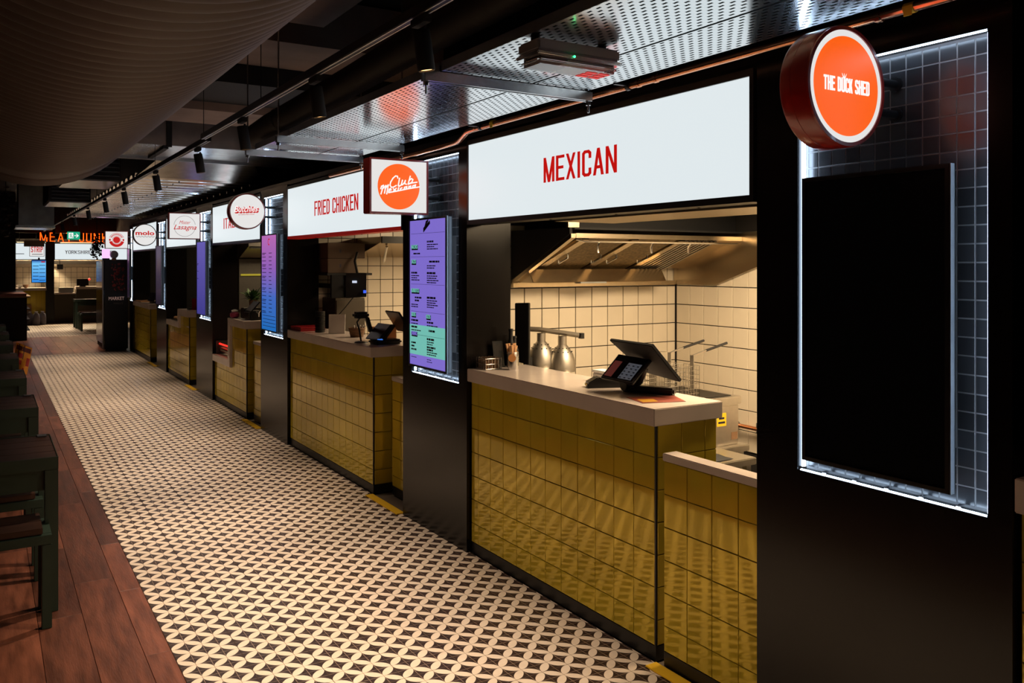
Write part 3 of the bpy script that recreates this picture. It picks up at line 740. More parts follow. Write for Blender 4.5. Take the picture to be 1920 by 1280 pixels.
# hood ---------------------------------------------------------------
h = thing('extractor_hood', (3.4, 4.1, 1.47), 'large stainless extractor hood with slanted filters above the cream tiled wall', 'hood')
hx0, hx1 = 2.735, 4.085; yb = 4.412
MB().prism([(hx0, yb, 1.50), (hx0, 3.80, 1.765), (hx0, 3.80, 1.80), (hx0, yb, 1.80)], (.018, 0, 0)).build('end_panel', M_matt, h)  # steel panel painted black to hold its dark reflection of the pillar
MB().prism([(hx0 - .002, yb - .02, 1.478), (hx0 - .002, 3.782, 1.742), (hx0 - .002, 3.782, 1.765), (hx0 - .002, yb - .02, 1.502)], (.03, 0, 0)).build('end_rim', M_hood, h)
MB().prism([(hx1, yb, 1.46), (hx1, 4.02, 1.46), (hx1, 3.60, 1.60), (hx1, 3.60, 1.80), (hx1, yb, 1.80)], (-.02, 0, 0)).build('end_panel', M_hood, h)
MB().box(hx0 + .029, hx1 - .02, 3.782, 3.80, 1.742, 1.768).build('front_rail', M_hood, h, .003)
MB().box(hx0 + .022, hx1 - .021, 3.782, yb, 1.79, 1.80).build('top_panel', M_matt, h)
MB().prism([(hx0 + .023, 4.20, 1.485), (hx0 + .023, 4.25, 1.565), (hx0 + .023, yb, 1.565), (hx0 + .023, yb, 1.485)], (hx1 - hx0 - .30, 0, 0)).build('grease_channel', M_hood, h, .004)
MB().box(hx0, hx1 - .022, 4.385, yb, 1.455, 1.484).build('lower_lip', M_hood, h)
box('drip_tray', M_galvd, (3.10, 3.30, 4.19, 4.25, 1.478, 1.488), h)
def slant(x0, x1, th, lift, nm, m, sub=None):
    A, B = Vector((0, 4.36, 1.566)), Vector((0, 3.83, 1.755)); n = Vector((0, -(B - A).z, (B - A).y)).normalized()
    if n.z > 0: n = -n
    q = [A + n * lift, B + n * lift, B + n * (lift + th), A + n * (lift + th)]
    return MB().prism([(x0, p.y, p.z) for p in q], (x1 - x0, 0, 0)).build(nm, m, sub or h)
slant(hx0 + .023, hx1 - .021, .008, -.010, 'filter_frame', M_hood)
fx = [2.86, 3.225, 3.59, 3.93]
for k in range(3):
    fl = slant(fx[k] + .03, fx[k + 1] - .035, .012, .0, 'filter', M_mesh if k < 2 else M_matt)
    slant(fx[k] - .025, fx[k] + .026, .022, .0, 'divider', M_hood)
    if k == 2:
        for q in range(8):
            xx = fx[k] + .037 + q * .034; bf = slant(xx, xx + .017, .01, .0125, 'baffle', M_dome, fl)
    for xx in ((fx[k] + .05, fx[k + 1] - .07) if k < 2 else ()):
        Hn = MB(); Hn.tube([(xx, 4.16, 1.62), (xx, 4.155, 1.60), (xx, 4.06, 1.635), (xx, 4.065, 1.655)], .005, 6); Hn.build('handle', M_chrome, fl, smooth=True)
MB().tube([(2.79, 3.815, 1.735), (2.85, 3.812, 1.725), (3.6, 3.812, 1.725), (4.05, 3.812, 1.725)], .006, 8).build('fire_pipe', M_chrome, h, smooth=True)
for xx in (2.95, 3.35, 3.65):
    MB().tube([(xx, 3.812, 1.722), (xx + .01, 3.84, 1.70), (xx + .03, 3.86, 1.665)], .007, 6).build('nozzle', M_chrome, h, smooth=True)
box('flue_panel', M_matt, (hx0 + .1, hx1, 3.86, yb, 1.802, 2.29), h)
box('flue_post', M_hood, (hx0 + .02, hx0 + .095, 3.84, 3.86, 1.802, 2.29), h)
# second stall hood seen from below
h2 = thing('extractor_hood', (3.3, 7.3, 1.7), 'stainless hood corner with a strut under the FRIED CHICKEN sign', 'hood')
MB().prism([(2.98, 7.59, 1.66), (2.98, 6.95, 1.80), (2.98, 6.95, 1.84), (2.98, 7.59, 1.84)], (1.05, 0, 0)).build('canopy', M_hood, h2)
MB().box(2.96, 4.05, 6.92, 6.945, 1.78, 1.84).build('front_rail', M_black, h2)
MB().cyl((3.08, 7.1, 1.755), (3.14, 7.3, 1.62), .012, n=8).build('strut', M_chrome, h2)

# ------------------------------------------------------------- Mexican stall, counter things
ZC = 1.0205
# stick pot
t = thing('stick_pot', (2.45, 3.93, ZC), 'ribbed tin can full of wooden sticks with orange sticker', 'pot')
pr = [(.030, 0), (.031, .004)]
for i in range(10): pr += [(.031 if i % 2 else .0295, .012 + i * .007)]
pr += [(.030, .098), (.0315, .10), (.029, .10), (.028, .02)]
MB().lathe(pr, (2.45, 3.93, ZC), n=28, caps=False).add([], []).build('can', M_chrome, t, smooth=True)
MB().lathe([(.001, .003), (.029, .003)], (2.45, 3.93, ZC), n=28, caps=False).build('can_base', M_galvd, t)
for i in range(14):
    a = random.random() * 6.28; r = .016 * random.random(); top = .032 * random.random() + .01
    ca, sa = math.cos(a), math.sin(a); p0 = Vector((2.45 + ca * r, 3.93 + sa * r, ZC + .006)); p1 = Vector((2.45 + ca * (r + top * .6), 3.93 + sa * (r + top * .6), ZC + .125 + random.random() * .02))
    MB().tube([p0, p0.lerp(p1, .7), p1], [.0035, .004, .0075], 6).build('wooden_stick', M_stick, t, smooth=True)
st_ = MB(); disc(st_, (2.424, 3.90, ZC + .068), .021, Vector((.76, -.65, 0)), (0, 0, 1), Vector((-.65, -.76, 0)), .002, 24); st_.build('sticker', M_orcard, t)
# wire basket with sachets
t = thing('wire_basket', (2.365, 4.04, ZC), 'wire basket of brown sachets at the far end of the MEXICAN counter', 'basket')
W = MB(); bx0, bx1, by0, by1 = 2.31, 2.41, 3.99, 4.09
for z in (.004, .03, .06):
    W.tube([(bx0, by0, ZC + z), (bx1, by0, ZC + z), (bx1, by1, ZC + z), (bx0, by1, ZC + z), (bx0, by0, ZC + z)], .0018, 6)
for i in range(6):
    for yy in (by0, by1): W.cyl((bx0 + .02 * i, yy, ZC + .001), (bx0 + .02 * i, yy, ZC + .065), .0016, n=6)
    W.cyl((bx0, by0 + .02 * i, ZC + .001), (bx0, by0 + .02 * i, ZC + .065), .0016, n=6); W.cyl((bx1, by0 + .02 * i, ZC + .001), (bx1, by0 + .02 * i, ZC + .065), .0016, n=6)
W.build('wire_frame', M_chrome, t)
for i in range(7): MB().box(bx0 + .006 + .0125 * i, bx0 + .015 + .0125 * i, by0 + .006, by1 - .006, ZC + .003, ZC + .052 + .006 * (i % 3)).build('sachet', M_card, t, .002)
# acrylic holder
t = thing('card_holder', (2.435, 4.07, ZC), 'thin clear acrylic card holder standing behind the wire basket', 'card holder')
MB().prism([(2.418, 4.075, ZC + .001), (2.475, 4.06, ZC + .001), (2.468, 4.075, ZC + .145), (2.411, 4.09, ZC + .145)], (.002, .005, 0)).build('sheet', mat('smoked_acrylic', (.10, .10, .10), .1, trans=.6), t)
MB().box(2.415, 2.478, 4.05, 4.095, ZC, ZC + .003).build('foot', M_plastic, t)
# dark studded bottles
for q, (xx, yy, hh) in enumerate(((2.50, 4.035, .215), (2.545, 4.07, .17))):
    t = thing('studded_bottle', (xx, yy, ZC), ['taller dark bottle with studs, behind the wooden sticks', 'shorter dark bottle with studs, beside the upright black monitor'][q], 'bottle', 'dark studded bottles')
    MB().lathe([(.022, 0), (.024, .01), (.024, hh * .55), (.012, hh * .72), (.011, hh * .93), (.014, hh * .94), (.013, hh)], (xx, yy, ZC), n=18).build('glass', M_plastic, t, smooth=True)
    S = MB()
    for i in range(16):
        a = i * 2.4; S.ball((xx + .0245 * math.cos(a), yy + .0245 * math.sin(a), ZC + .015 + hh * .5 * i / 16), .003, 6)
    S.build('stud', M_bezel, t)
# upright monitor edge-on
t = thing('upright_monitor', (2.66, 4.13, .90), 'tall black monitor seen from behind at the far end of the MEXICAN counter', 'monitor')
MB().prism([(2.622, 4.19, 1.03), (2.650, 4.085, 1.02), (2.650, 4.085, 1.375), (2.622, 4.19, 1.37)], (.018, .006, 0)).build('display', M_bezel, t, .003)
MB().box(2.65, 2.68, 4.09, 4.14, .905, 1.06).build('stand', M_plastic, t)
MB().box(2.642, 2.74, 4.05, 4.18, .898, .906).build('base', M_plastic, t)
# prep bench
b_ = thing('prep_bench', (2.87, 4.1, 0), 'stainless prep bench along the cream tiled partition', 'bench')
MB().box(2.64, 3.10, 3.82, 4.41, .86, .897).build('top', M_steel, b_, .004)
for xx in (2.7, 3.04):
    for yy in (3.85, 4.37): MB().box(xx, xx + .04, yy, yy + .03, .001, .86).build('leg', M_steel, b_)
MB().box(2.66, 3.03, 3.89, 4.365, .30, .32).build('undershelf', M_steel, b_)
# heat lamp
t = thing('heat_lamp', (2.75, 4.22, .897), 'double heat lamp with two nickel bell shades on a curved arm', 'heat lamp')
MB().tube([(2.700, 4.30, .90), (2.700, 4.30, 1.10), (2.705, 4.29, 1.165), (2.722, 4.265, 1.198), (2.755, 4.235, 1.21), (2.80, 4.20, 1.208), (2.985, 4.05, 1.176)], .015, 4).build('arm', M_dome, t)
MB().box(2.982, 3.006, 4.028, 4.055, 1.157, 1.19).build('arm_cap', M_plastic, t)
MB().cyl((2.70, 4.30, .8975), (2.70, 4.30, .912), .05, n=24).build('base', M_dome, t)
for xx, yy, z0 in ((2.808, 4.19, .985), (2.905, 4.11, .965)):
    zt = 1.19 - .17 * (xx - 2.79)
    sh = MB().lathe([(.079, 0), (.081, .004), (.080, .03), (.075, .065), (.064, .10), (.048, .128), (.034, .146), (.026, .155), (.026, zt - z0)], (xx, yy, z0), n=36, caps=False).build('shade', M_dome, t, smooth=True)
    H_ = MB()
    for rr, zz, nn in ((.0575, .115, 12), (.043, .136, 12)):
        for i in range(nn): a = 2 * PI * (i + .5 * (nn % 2)) / nn; H_.ball((xx + rr * math.cos(a), yy + rr * math.sin(a), z0 + zz), .0035, 6)
    H_.build('vent_hole', M_matt, sh)
# receipt printer, card reader, tills
t = thing('receipt_printer', (2.585, 3.30, ZC), 'small white receipt printer behind the card reader', 'printer')
MB().box(2.555, 2.625, 3.26, 3.36, ZC, ZC + .042).build('body', M_paper, t, .006)
MB().box(2.552, 2.628, 3.255, 3.365, ZC + .043, ZC + .055).build('lid', M_paper, t, .005)
t = thing('card_reader', (2.46, 3.16, ZC), 'black hand-held card reader lying on the MEXICAN counter', 'card reader')
cr = MB().prism([(-.10, 0, 0), (.09, 0, 0), (.09, 0, .026), (.02, 0, .034), (-.05, 0, .05), (-.10, 0, .022)], (0, .075, 0))
RT = Matrix.Translation((2.47, 3.12, ZC)) @ Matrix.Rotation(math.radians(-25), 4, 'Z')
cr.xf(RT).build('body', M_plastic, t, .006)
MB().box(-.035, .075, .01, .065, .038, .044).xf(RT @ Matrix.Rotation(math.radians(6), 4, 'Y')).build('keypad', M_greyplas, t, .002)
MB().box(-.101, -.099, .02, .05, .010, .016).xf(RT).build('card_slot', M_tape, t)
t = thing('till', (2.52, 2.90, ZC), 'black till with a small tilted customer screen and a large screen turned away', 'till')
def slab4(a, b, c, d, th, nm, m, par, bev=.003):
    a, b, c, d = map(Vector, (a, b, c, d)); n = (b - a).cross(d - a).normalized() * th
    return MB().prism([a, b, c, d], n).build(nm, m, par, bev)
# customer tablet faces the aisle (-X), leaning back
A, B_, C_, D_ = (2.385, 3.075, 1.082), (2.405, 2.875, 1.075), (2.515, 2.875, 1.175), (2.495, 3.080, 1.182)
sc_ = slab4(A, B_, C_, D_, -.014, 'customer_screen', M_bezel, t)
def lerp4(u, v, lift):
    a, b, c, d = map(Vector, (A, B_, C_, D_)); n = (b - a).cross(d - a).normalized()
    p = a.lerp(b, u).lerp(d.lerp(c, u), v); return p + n * lift
g = MB(); g.add([lerp4(.05, .06, .0015), lerp4(.95, .06, .0015), lerp4(.95, .94, .0015), lerp4(.05, .94, .0015)], [(0, 1, 2, 3)]); g.build('glass', M_tv, sc_)
for (u0, u1, mm) in ((.07, .30, mat('till_red', (.25, .05, .04), .3, emit=(.30, .06, .05), es=.18)), (.50, .90, mat('till_grey', (.22, .23, .26), .3, emit=(.24, .27, .33), es=.18))):
    q = MB(); q.add([lerp4(u0, .09, .002), lerp4(u1, .09, .002), lerp4(u1, .72, .002), lerp4(u0, .72, .002)], [(0, 1, 2, 3)]); q.build('menu_area', mm, sc_)
q = MB()
for i in range(6):
    for j in range(5):
        for u0 in ((.52, .66, .80) if True else ()):
            if j < 5: q.add([lerp4(u0 + .0, .12 + j * .12, .0025), lerp4(u0 + .06, .12 + j * .12, .0025), lerp4(u0 + .06, .16 + j * .12, .0025), lerp4(u0, .16 + j * .12, .0025)], [(0, 1, 2, 3)])
q.build('menu_buttons', M_ink, sc_)
# staff screen leans the other way, back of it faces the camera
slab4((2.56, 2.74, 1.085), (2.60, 3.02, 1.095), (2.455, 3.10, 1.245), (2.44, 2.79, 1.245), .016, 'staff_screen', M_matt, t)
MB().tube([(2.485, 2.95, ZC + .03), (2.50, 2.93, 1.075), (2.515, 2.92, 1.13)], .016, 8).build('neck', M_plastic, t, smooth=True)
MB().prism([(2.44, 3.0, ZC), (2.50, 3.01, ZC), (2.60, 2.80, ZC), (2.56, 2.78, ZC)], (0, 0, .032)).build('foot', M_plastic, t, .008)
MB().cyl((2.445, 2.985, ZC + .03), (2.515, 2.985, ZC + .03), .024, n=20).build('hinge', M_plastic, t, smooth=True)
# paper menu
t = thing('paper_menu', (2.42, 2.72, ZC), 'red and yellow printed sheet lying under the till', 'sheet')
MB().prism([(2.315, 2.70, ZC), (2.50, 2.64, ZC), (2.57, 2.79, ZC), (2.36, 2.86, ZC)], (0, 0, .0012)).build('paper', M_sheet, t)
MB().prism([(2.33, 2.715, ZC + .0013), (2.40, 2.70, ZC + .0013), (2.425, 2.76, ZC + .0013), (2.36, 2.79, ZC + .0013)], (0, 0, .0004)).build('print', M_sheety, t)
# fryer and side bench
t = thing('fryer', (3.27, 3.5, .61), 'stainless countertop fryer with yellow sticker behind the MEXICAN counter', 'fryer')
MB().box(3.02, 3.52, 3.30, 3.75, .612, .83).build('body', M_steel, t, .006)
MB().box(3.01, 3.53, 3.29, 3.76, .832, .873).build('rim', M_steel, t, .004)
MB().box(3.05, 3.49, 3.33, 3.72, .874, .877).build('oil_well', mat('oil_dark', (.004, .003, .002), .5), t)
MB().box(3.26, 3.36, 3.69, 3.75, .878, 1.09).build('control_box', M_steel, t, .004)
MB().box(3.35, 3.42, 3.2985, 3.2995, .72, .79).build('sticker', M_tape, t)
MB().box(3.36, 3.41, 3.2978, 3.2984, .735, .745).box(3.365, 3.405, 3.2978, 3.2984, .758, .768).build('sticker_print', M_ink, t)
MB().box(3.46, 3.505, 3.2985, 3.2995, .64, .68).build('rating_plate', M_card, t)
for q, (xx, yy) in enumerate(((3.22, 3.41), (3.22, 3.59))):
    k = thing('fry_basket', (xx, yy, .878), ['wire fry basket in the fryer, nearer the till', 'wire fry basket in the fryer, nearer the hood'][q], 'basket', 'fry baskets')
    W = MB(); x0, x1, y0, y1, z0, z1 = xx - .09, xx + .05, yy - .06, yy + .06, .879, 1.05
    for i in range(8):
        z = z0 + (z1 - z0) * i / 7; W.tube([(x0, y0, z), (x1, y0, z), (x1, y1, z), (x0, y1, z), (x0, y0, z)], .0013, 4)
    for i in range(8):
        for yy2 in (y0, y1): W.cyl((x0 + .02 * i, yy2, z0), (x0 + .02 * i, yy2, z1), .0011, n=4)
    for i in range(7):
        for xx2 in (x0, x1): W.cyl((xx2, y0 + .02 * i, z0), (xx2, y0 + .02 * i, z1), .0011, n=4)
    W.build('wire_cage', M_dome, k)
    MB().box(x1 + .003, x1 + .007, yy - .014, yy + .014, z0 + .02, z1 + .05).build('hook_plate', M_steel, k)
    hb = MB().tube([(x1 + .005, yy, z1 + .045), (x1 + .05, yy, z1 + .058), (x1 + .25, yy, z1 + .10)], .005, 8).build('handle', M_steel, k, smooth=True)
    MB().tube([(x1 + .11, yy, z1 + .0705), (x1 + .27, yy, z1 + .104)], .0075, 8).build('grip', M_plastic, hb, smooth=True)
b_ = thing('fryer_stand', (3.27, 3.5, 0), 'stainless stand carrying the fryer', 'stand')
MB().box(2.98, 3.56, 3.26, 3.79, .575, .611).build('top', M_steel, b_, .004)
for xx in (3.0, 3.50):
    for yy in (3.28, 3.73): MB().box(xx, xx + .035, yy, yy + .035, .001, .574).build('leg', M_steel, b_)
b_ = thing('low_table', (3.0, 3.1, 0), 'low stainless table in front of the fryer', 'table')
MB().box(2.72, 3.25, 2.93, 3.24, .605, .64).build('top', M_steel, b_, .004)
for xx in (2.74, 3.20):
    for yy in (2.95, 3.19): MB().box(xx, xx + .03, yy, yy + .03, .001, .604).build('leg', M_steel, b_)
t = thing('folded_cloth', (3.0, 3.08, .641), 'crumpled black cloth on the low table beside the fryer', 'cloth')
cm_ = MB(); n_ = 13
for i in range(n_):
    for j in range(n_): cm_.v.append((2.86 + .26 * i / 12, 2.96 + .24 * j / 12, .643 + .05 * abs(math.sin(i * 1.1 + j * .6)) * math.sin(PI * i / 12) * math.sin(PI * j / 12)))
for i in range(n_ - 1):
    for j in range(n_ - 1): cm_.f.append((i * n_ + j, (i + 1) * n_ + j, (i + 1) * n_ + j + 1, i * n_ + j + 1))
cm_.build('fabric', M_matt, t, smooth=True)
t = thing('gas_pipe', (4.05, 3.4, .58), 'copper gas pipe with a valve low on the cream tiled wall', 'pipe')
MB().tube([(4.04, 4.2, .58), (4.04, 2.2, .58)], .013, 10).build('pipe', M_copper, t, smooth=True)
MB().cyl((4.04, 3.80, .58), (4.04, 3.86, .58), .024, n=12).box(4.0, 4.03, 3.82, 3.84, .56, .65).build('valve', M_galvd, t)
for yy in (3.62, 2.7): MB().box(4.03, 4.083, yy, yy + .02, .56, .62).build('clip', M_galvd, t)

# ------------------------------------------------------------- Fried chicken stall
t = thing('cup_stack', (2.40, 6.93, ZC), 'tall stack of black ribbed cups on the FRIED CHICKEN counter', 'cup stack')
for i in range(14): MB().lathe([(.035, 0), (.042, .004), (.042, .0115), (.037, .0125)], (2.40, 6.93, ZC + .0128 * i), n=20).build('cup', M_plastic, t)
t = thing('red_tray', (2.36, 7.2, ZC), 'flat red trays stacked beside the black cups', 'tray')
for i in range(3): MB().box(2.28, 2.50, 7.08, 7.36, ZC + .012 * i, ZC + .010 + .012 * i).build('tray', M_redgloss, t, .003)
t = thing('white_card', (2.47, 6.72, ZC), 'blank white card standing on the FRIED CHICKEN counter', 'card')
MB().prism([(2.412, 6.755, ZC), (2.525, 6.68, ZC), (2.535, 6.70, ZC + .158), (2.422, 6.775, ZC + .158)], (.003, .004, 0)).build('card', M_paper, t)
MB().prism([(2.43, 6.79, ZC), (2.53, 6.72, ZC), (2.535, 6.70, ZC + .12), (2.43, 6.775, ZC + .12)], (.001, .002, 0)).build('prop', M_paper, t)
t = thing('scanner', (2.34, 5.86, ZC), 'black barcode scanner on a bent stand on the FRIED CHICKEN counter', 'scanner')
MB().lathe([(.05, 0), (.045, .008), (.012, .014)], (2.34, 5.86, ZC), n=24).build('base', M_plastic, t, smooth=True)
MB().tube([(2.34, 5.86, ZC + .01), (2.335, 5.88, ZC + .09), (2.325, 5.90, ZC + .15), (2.34, 5.88, ZC + .185)], .007, 8).build('stem', M_plastic, t, smooth=True)
MB().box(2.29, 2.40, 5.84, 5.92, ZC + .178, ZC + .225).build('head', M_plastic, t, .015)
MB().prism([(2.37, 5.85, ZC + .19), (2.40, 5.85, ZC + .19), (2.435, 5.85, ZC + .075), (2.405, 5.85, ZC + .07)], (0, .035, 0)).build('grip', M_plastic, t, .006)
t = thing('till', (2.47, 5.68, ZC), 'black till with two tilted screens on the FRIED CHICKEN counter', 'till')
MB().box(2.36, 2.56, 5.62, 5.78, ZC, ZC + .035).build('foot', M_plastic, t, .012)
MB().prism([(2.43, 5.68, ZC + .03), (2.46, 5.68, ZC + .03), (2.54, 5.68, ZC + .13), (2.51, 5.68, ZC + .14)], (0, .05, 0)).build('neck', M_plastic, t, .006)
slab4((2.36, 5.83, 1.055), (2.375, 5.63, 1.055), (2.475, 5.63, 1.165), (2.46, 5.83, 1.165), -.012, 'customer_screen', M_bezel, t)
slab4((2.60, 5.56, 1.10), (2.60, 5.80, 1.10), (2.50, 5.80, 1.25), (2.50, 5.56, 1.25), .014, 'staff_screen', M_bezel, t)
MB().prism([(2.375, 5.64, ZC + .036), (2.41, 5.64, ZC + .036), (2.40, 5.60, ZC + .036)], (0, 0, .006)).build('status_light', emat('till_blue', (60, 120, 220), 1.0), t)
t = thing('cardboard_box', (2.57, 5.95, ZC), 'open orange-brown cardboard box behind the till', 'box')
MB().box(2.50, 2.63, 5.88, 6.05, ZC, ZC + .10).build('body', M_orcard, t, .002)
MB().prism([(2.50, 5.88, ZC + .101), (2.63, 5.88, ZC + .101), (2.66, 5.82, ZC + .12), (2.53, 5.82, ZC + .12)], (0, 0, .002)).build('flap', M_orcard, t)
t = thing('wicker_basket', (2.50, 6.35, ZC), 'small brown basket of cutlery on the FRIED CHICKEN counter', 'basket')
for i in range(6): MB().lathe([(.05 + .003 * i, 0), (.053 + .003 * i, .006), (.05 + .003 * i, .012)], (2.50, 6.35, ZC + .0122 * i), n=20, caps=(i == 0)).build('weave', M_card, t, smooth=True)
for i in range(5): MB().tube([(2.48 + .01 * i, 6.33, ZC + .015), (2.46 + .025 * i, 6.30, ZC + .095)], .004, 6).build('cutlery', M_paper, t, smooth=True)
t = thing('wall_shelf', (2.6, 7.3, 1.52), 'dark shelf holding brown boxes inside the FRIED CHICKEN stall', 'shelf')
MB().box(2.56, 2.98, 7.2, 7.59, 1.495, 1.515).build('board', M_matt, t)
MB().box(2.84, 2.86, 7.3, 7.59, 1.25, 1.494).build('bracket', M_galvd, t)
for z0, z1, x1, lb in ((1.516, 1.645, 2.84, 'lower brown cardboard box on the dark shelf'), (1.647, 1.785, 2.92, 'upper brown cardboard box on the dark shelf')):
    t = thing('storage_box', (2.7, 7.4, z0), lb, 'box', 'boxes on the dark shelf')
    MB().box(2.57, x1, 7.22, 7.58, z0, z1).build('carton', M_dcard, t, .003)
    MB().box(2.68, 2.695, 7.2195, 7.2199, z0 + .05, z0 + .08).build('print', M_ink, t)
t = thing('kitchen_display', (2.72, 7.15, 1.3), 'small lit kitchen display hanging under the dark shelf', 'display')
slab4((2.70, 7.12, 1.295), (2.865, 7.05, 1.305), (2.865, 7.05, 1.515), (2.70, 7.12, 1.515), -.025, 'screen', M_bezel, t)
MB().box(2.74, 2.77, 7.035, 7.07, 1.43, 1.45).build('icon', emat('icon_white', (200, 210, 230), 1.), t); MB().box(2.835, 2.855, 7.03, 7.05, 1.34, 1.365).build('icon', emat('icon_blue', (50, 90, 230), 1.2), t)
MB().tube([(2.80, 7.10, 1.515), (2.80, 7.16, 1.62), (2.84, 7.2, 1.70)], .012, 8).build('arm', M_plastic, t, smooth=True)
MB().tube([(2.76, 7.10, 1.30), (2.70, 7.12, 1.22), (2.66, 7.2, 1.14)], .004, 6).build('cable', M_plastic, t, smooth=True)
t = thing('wall_monitor', (2.62, 7.2, 1.3), 'dark square monitor beside the lit kitchen display', 'monitor')
MB().box(2.575, 2.69, 7.14, 7.17, 1.30, 1.50).build('screen', M_bezel, t, .003); MB().box(2.61, 2.65, 7.17, 7.59, 1.38, 1.42).build('bracket', M_matt, t)
o = thing('tall_fridge', (2.75, 7.3, 0), 'tall dark steel fridge under the kitchen display', 'fridge')
MB().box(2.65, 2.93, 7.25, 7.59, .02, 1.29).build('body', M_olive, o, .004); MB().box(2.655, 2.925, 7.232, 7.248, .10, 1.27).build('door', M_olive, o, .003); MB().box(2.69, 2.70, 7.215, 7.231, .7, 1.0).build('handle', M_galvd, o)
for q in (2.67, 2.88): MB().box(q, q + .02, 7.28, 7.56, .001, .02).build('foot', M_plastic, o)

# ------------------------------------------------------------- third stall
o = thing('steel_canopy', (2.9, 10.1, 1.55), 'stainless canopy with pale strip lamp at the back of the third stall', 'hood')
MB().prism([(2.58, 10.35, 1.66), (2.58, 9.9, 1.80), (2.58, 9.9, 1.86), (2.58, 10.35, 1.86)], (1.3, 0, 0)).build('canopy', M_steel, o)
MB().box(2.60, 3.8, 9.92, 9.96, 1.775, 1.79).build('rail', M_chrome, o)
MB().box(2.58, 3.85, 10.33, 10.352, 1.05, 1.655).build('back_panel', M_steel, o)
MB().box(2.60, 3.8, 10.31, 10.328, 1.455, 1.475).build('strip_lamp', emat('strip_yellow', (200, 180, 50), .6), o)
t = thing('potted_plant', (2.50, 9.75, 1.0), 'leafy green plant in a red patterned pot on the third counter', 'plant')
MB().lathe([(.035, .0), (.045, .09), (.048, .09), (.044, .08), (.001, .08)], (2.50, 9.42, 1.12), n=20, caps=False).build('pot', M_pot, t, smooth=True)
for i in range(110):
    a = random.random() * 6.28; el_ = random.random() * 1.35 - .15; L = .08 + .08 * random.random()
    p0 = Vector((2.50, 9.42, 1.205)) + Vector((random.uniform(-.03, .03), random.uniform(-.03, .03), random.uniform(0, .03))); d = Vector((math.cos(a) * math.cos(el_), math.sin(a) * math.cos(el_), math.sin(el_))); p1 = p0 + d * L; sdv = d.cross(Vector((0, 0, 1))).normalized() * .016
    link('leaf', MB().add([p0, p0.lerp(p1, .55) + sdv, p1 - Vector((0, 0, .01)), p0.lerp(p1, .55) - sdv, p0.lerp(p1, .5) + Vector((0, 0, .004))], [(0, 1, 4), (1, 2, 4), (2, 3, 4), (3, 0, 4)]).mesh('leaf', M_leaf, p0), t, p0)
t = thing('coffee_machine', (2.44, 9.1, 1.006), 'black till and coffee machine cluster on the third counter', 'machine')
MB().box(2.375, 2.56, 9.30, 9.46, 1.006, 1.118).build('base', M_plastic, t, .008)
MB().box(2.35, 2.50, 8.98, 9.24, 1.006, 1.10).build('body', M_plastic, t, .015)
slab4((2.36, 9.2, 1.10), (2.37, 9.0, 1.10), (2.46, 9.0, 1.20), (2.45, 9.2, 1.20), -.012, 'screen', M_bezel, t)
MB().tube([(2.45, 9.0, 1.02), (2.44, 8.95, 1.09), (2.47, 8.92, 1.14)], .006, 6).build('spout', M_chrome, t, smooth=True)
t = thing('magenta_bag', (2.36, 9.4, 1.006), 'magenta and white cloth bag at the step of the third worktop', 'bag')
MB().lathe([(.03, 0), (.05, .02), (.05, .05), (.03, .07)], (2.31, 9.44, 1.0065), n=14).build('bag', M_magenta, t, smooth=True)
MB().lathe([(.031, .07), (.036, .085), (.01, .095)], (2.31, 9.44, 1.0065), n=14).build('top_fold', M_paper, t, smooth=True)
t = thing('lit_tube', (2.40, 9.9, .55), 'red glowing tube over a steel roller on the dropped third worktop', 'heater')
MB().cyl((2.36, 9.60, .60), (2.36, 10.22, .60), .03, n=16).build('roller', M_dome, t, smooth=True)
MB().cyl((2.33, 9.60, .665), (2.33, 10.22, .665), .010, n=10).build('tube', M_redtube, t, smooth=True)
MB().box(2.29, 2.46, 9.585, 9.598, .546, .70).box(2.29, 2.46, 10.222, 10.235, .546, .70).build('end_plate', M_plastic, t)
# fourth, fifth stall
for k, (Y, lb) in enumerate(((13.24, 'beige upright door edge inside the stall beside the violet screen'), (16.5, 'beige upright door edge inside the farthest stall'))):
    o = MB().box(3.05, 3.15, Y - .2, Y + .04, 0.001, 2.28).build('doorpost', M_beige, None, loc=(3.1, Y, 0)); tagp(o, lb, 'doorpost', 'beige upright doorposts')  # upright box stands for the beige edge of a door
t = thing('red_folder', (2.40, 12.0, .976), 'red card stand on the counter below the violet screen', 'card stand')
MB().prism([(2.36, 11.95, .976), (2.46, 11.88, .976), (2.47, 11.92, 1.13), (2.37, 11.99, 1.13)], (.004, .01, 0)).build('card', M_redgloss, t); MB().box(2.33, 2.48, 12.0, 12.12, .976, 1.0).build('base', M_plastic, t)
t = thing('bread_tray', (2.36, 12.9, .791), 'tray of brown bread pieces on the dropped worktop', 'tray')
MB().box(2.30, 2.50, 12.5, 13.1, .791, .80).build('tray', M_plastic, t)
for i in range(9): MB().ball((2.34 + .05 * (i % 3), 12.56 + .07 * i, .822), .03, 10, .7).build('bread', M_stick, t, smooth=True)
t = thing('till', (2.40, 15.2, .936), 'small till with glowing numbers on the farthest counter', 'till')
slab4((2.34, 15.5, .97), (2.36, 15.05, .97), (2.42, 15.05, 1.11), (2.40, 15.5, 1.11), -.014, 'screen', M_bezel, t); MB().box(2.36, 2.46, 15.15, 15.4, .936, .965).build('foot', M_plastic, t)
text('digits', 'ES', (2.372, 15.36, 1.02), .11, .05, emat('digit_blue', (120, 190, 255), 1.2), t, right=(.04, -1, 0), up=(.39, 0, .92))
t = thing('loaf_tray', (2.36, 16.1, .936), 'flat brown board at the far end of the farthest counter', 'board')
MB().box(2.28, 2.52, 15.8, 16.4, .936, .95).build('board', M_stick, t, .003); MB().tube([(2.3, 16.2, .956), (2.4, 15.9, .956)], .006, 6).build('tongs', M_chrome, t)

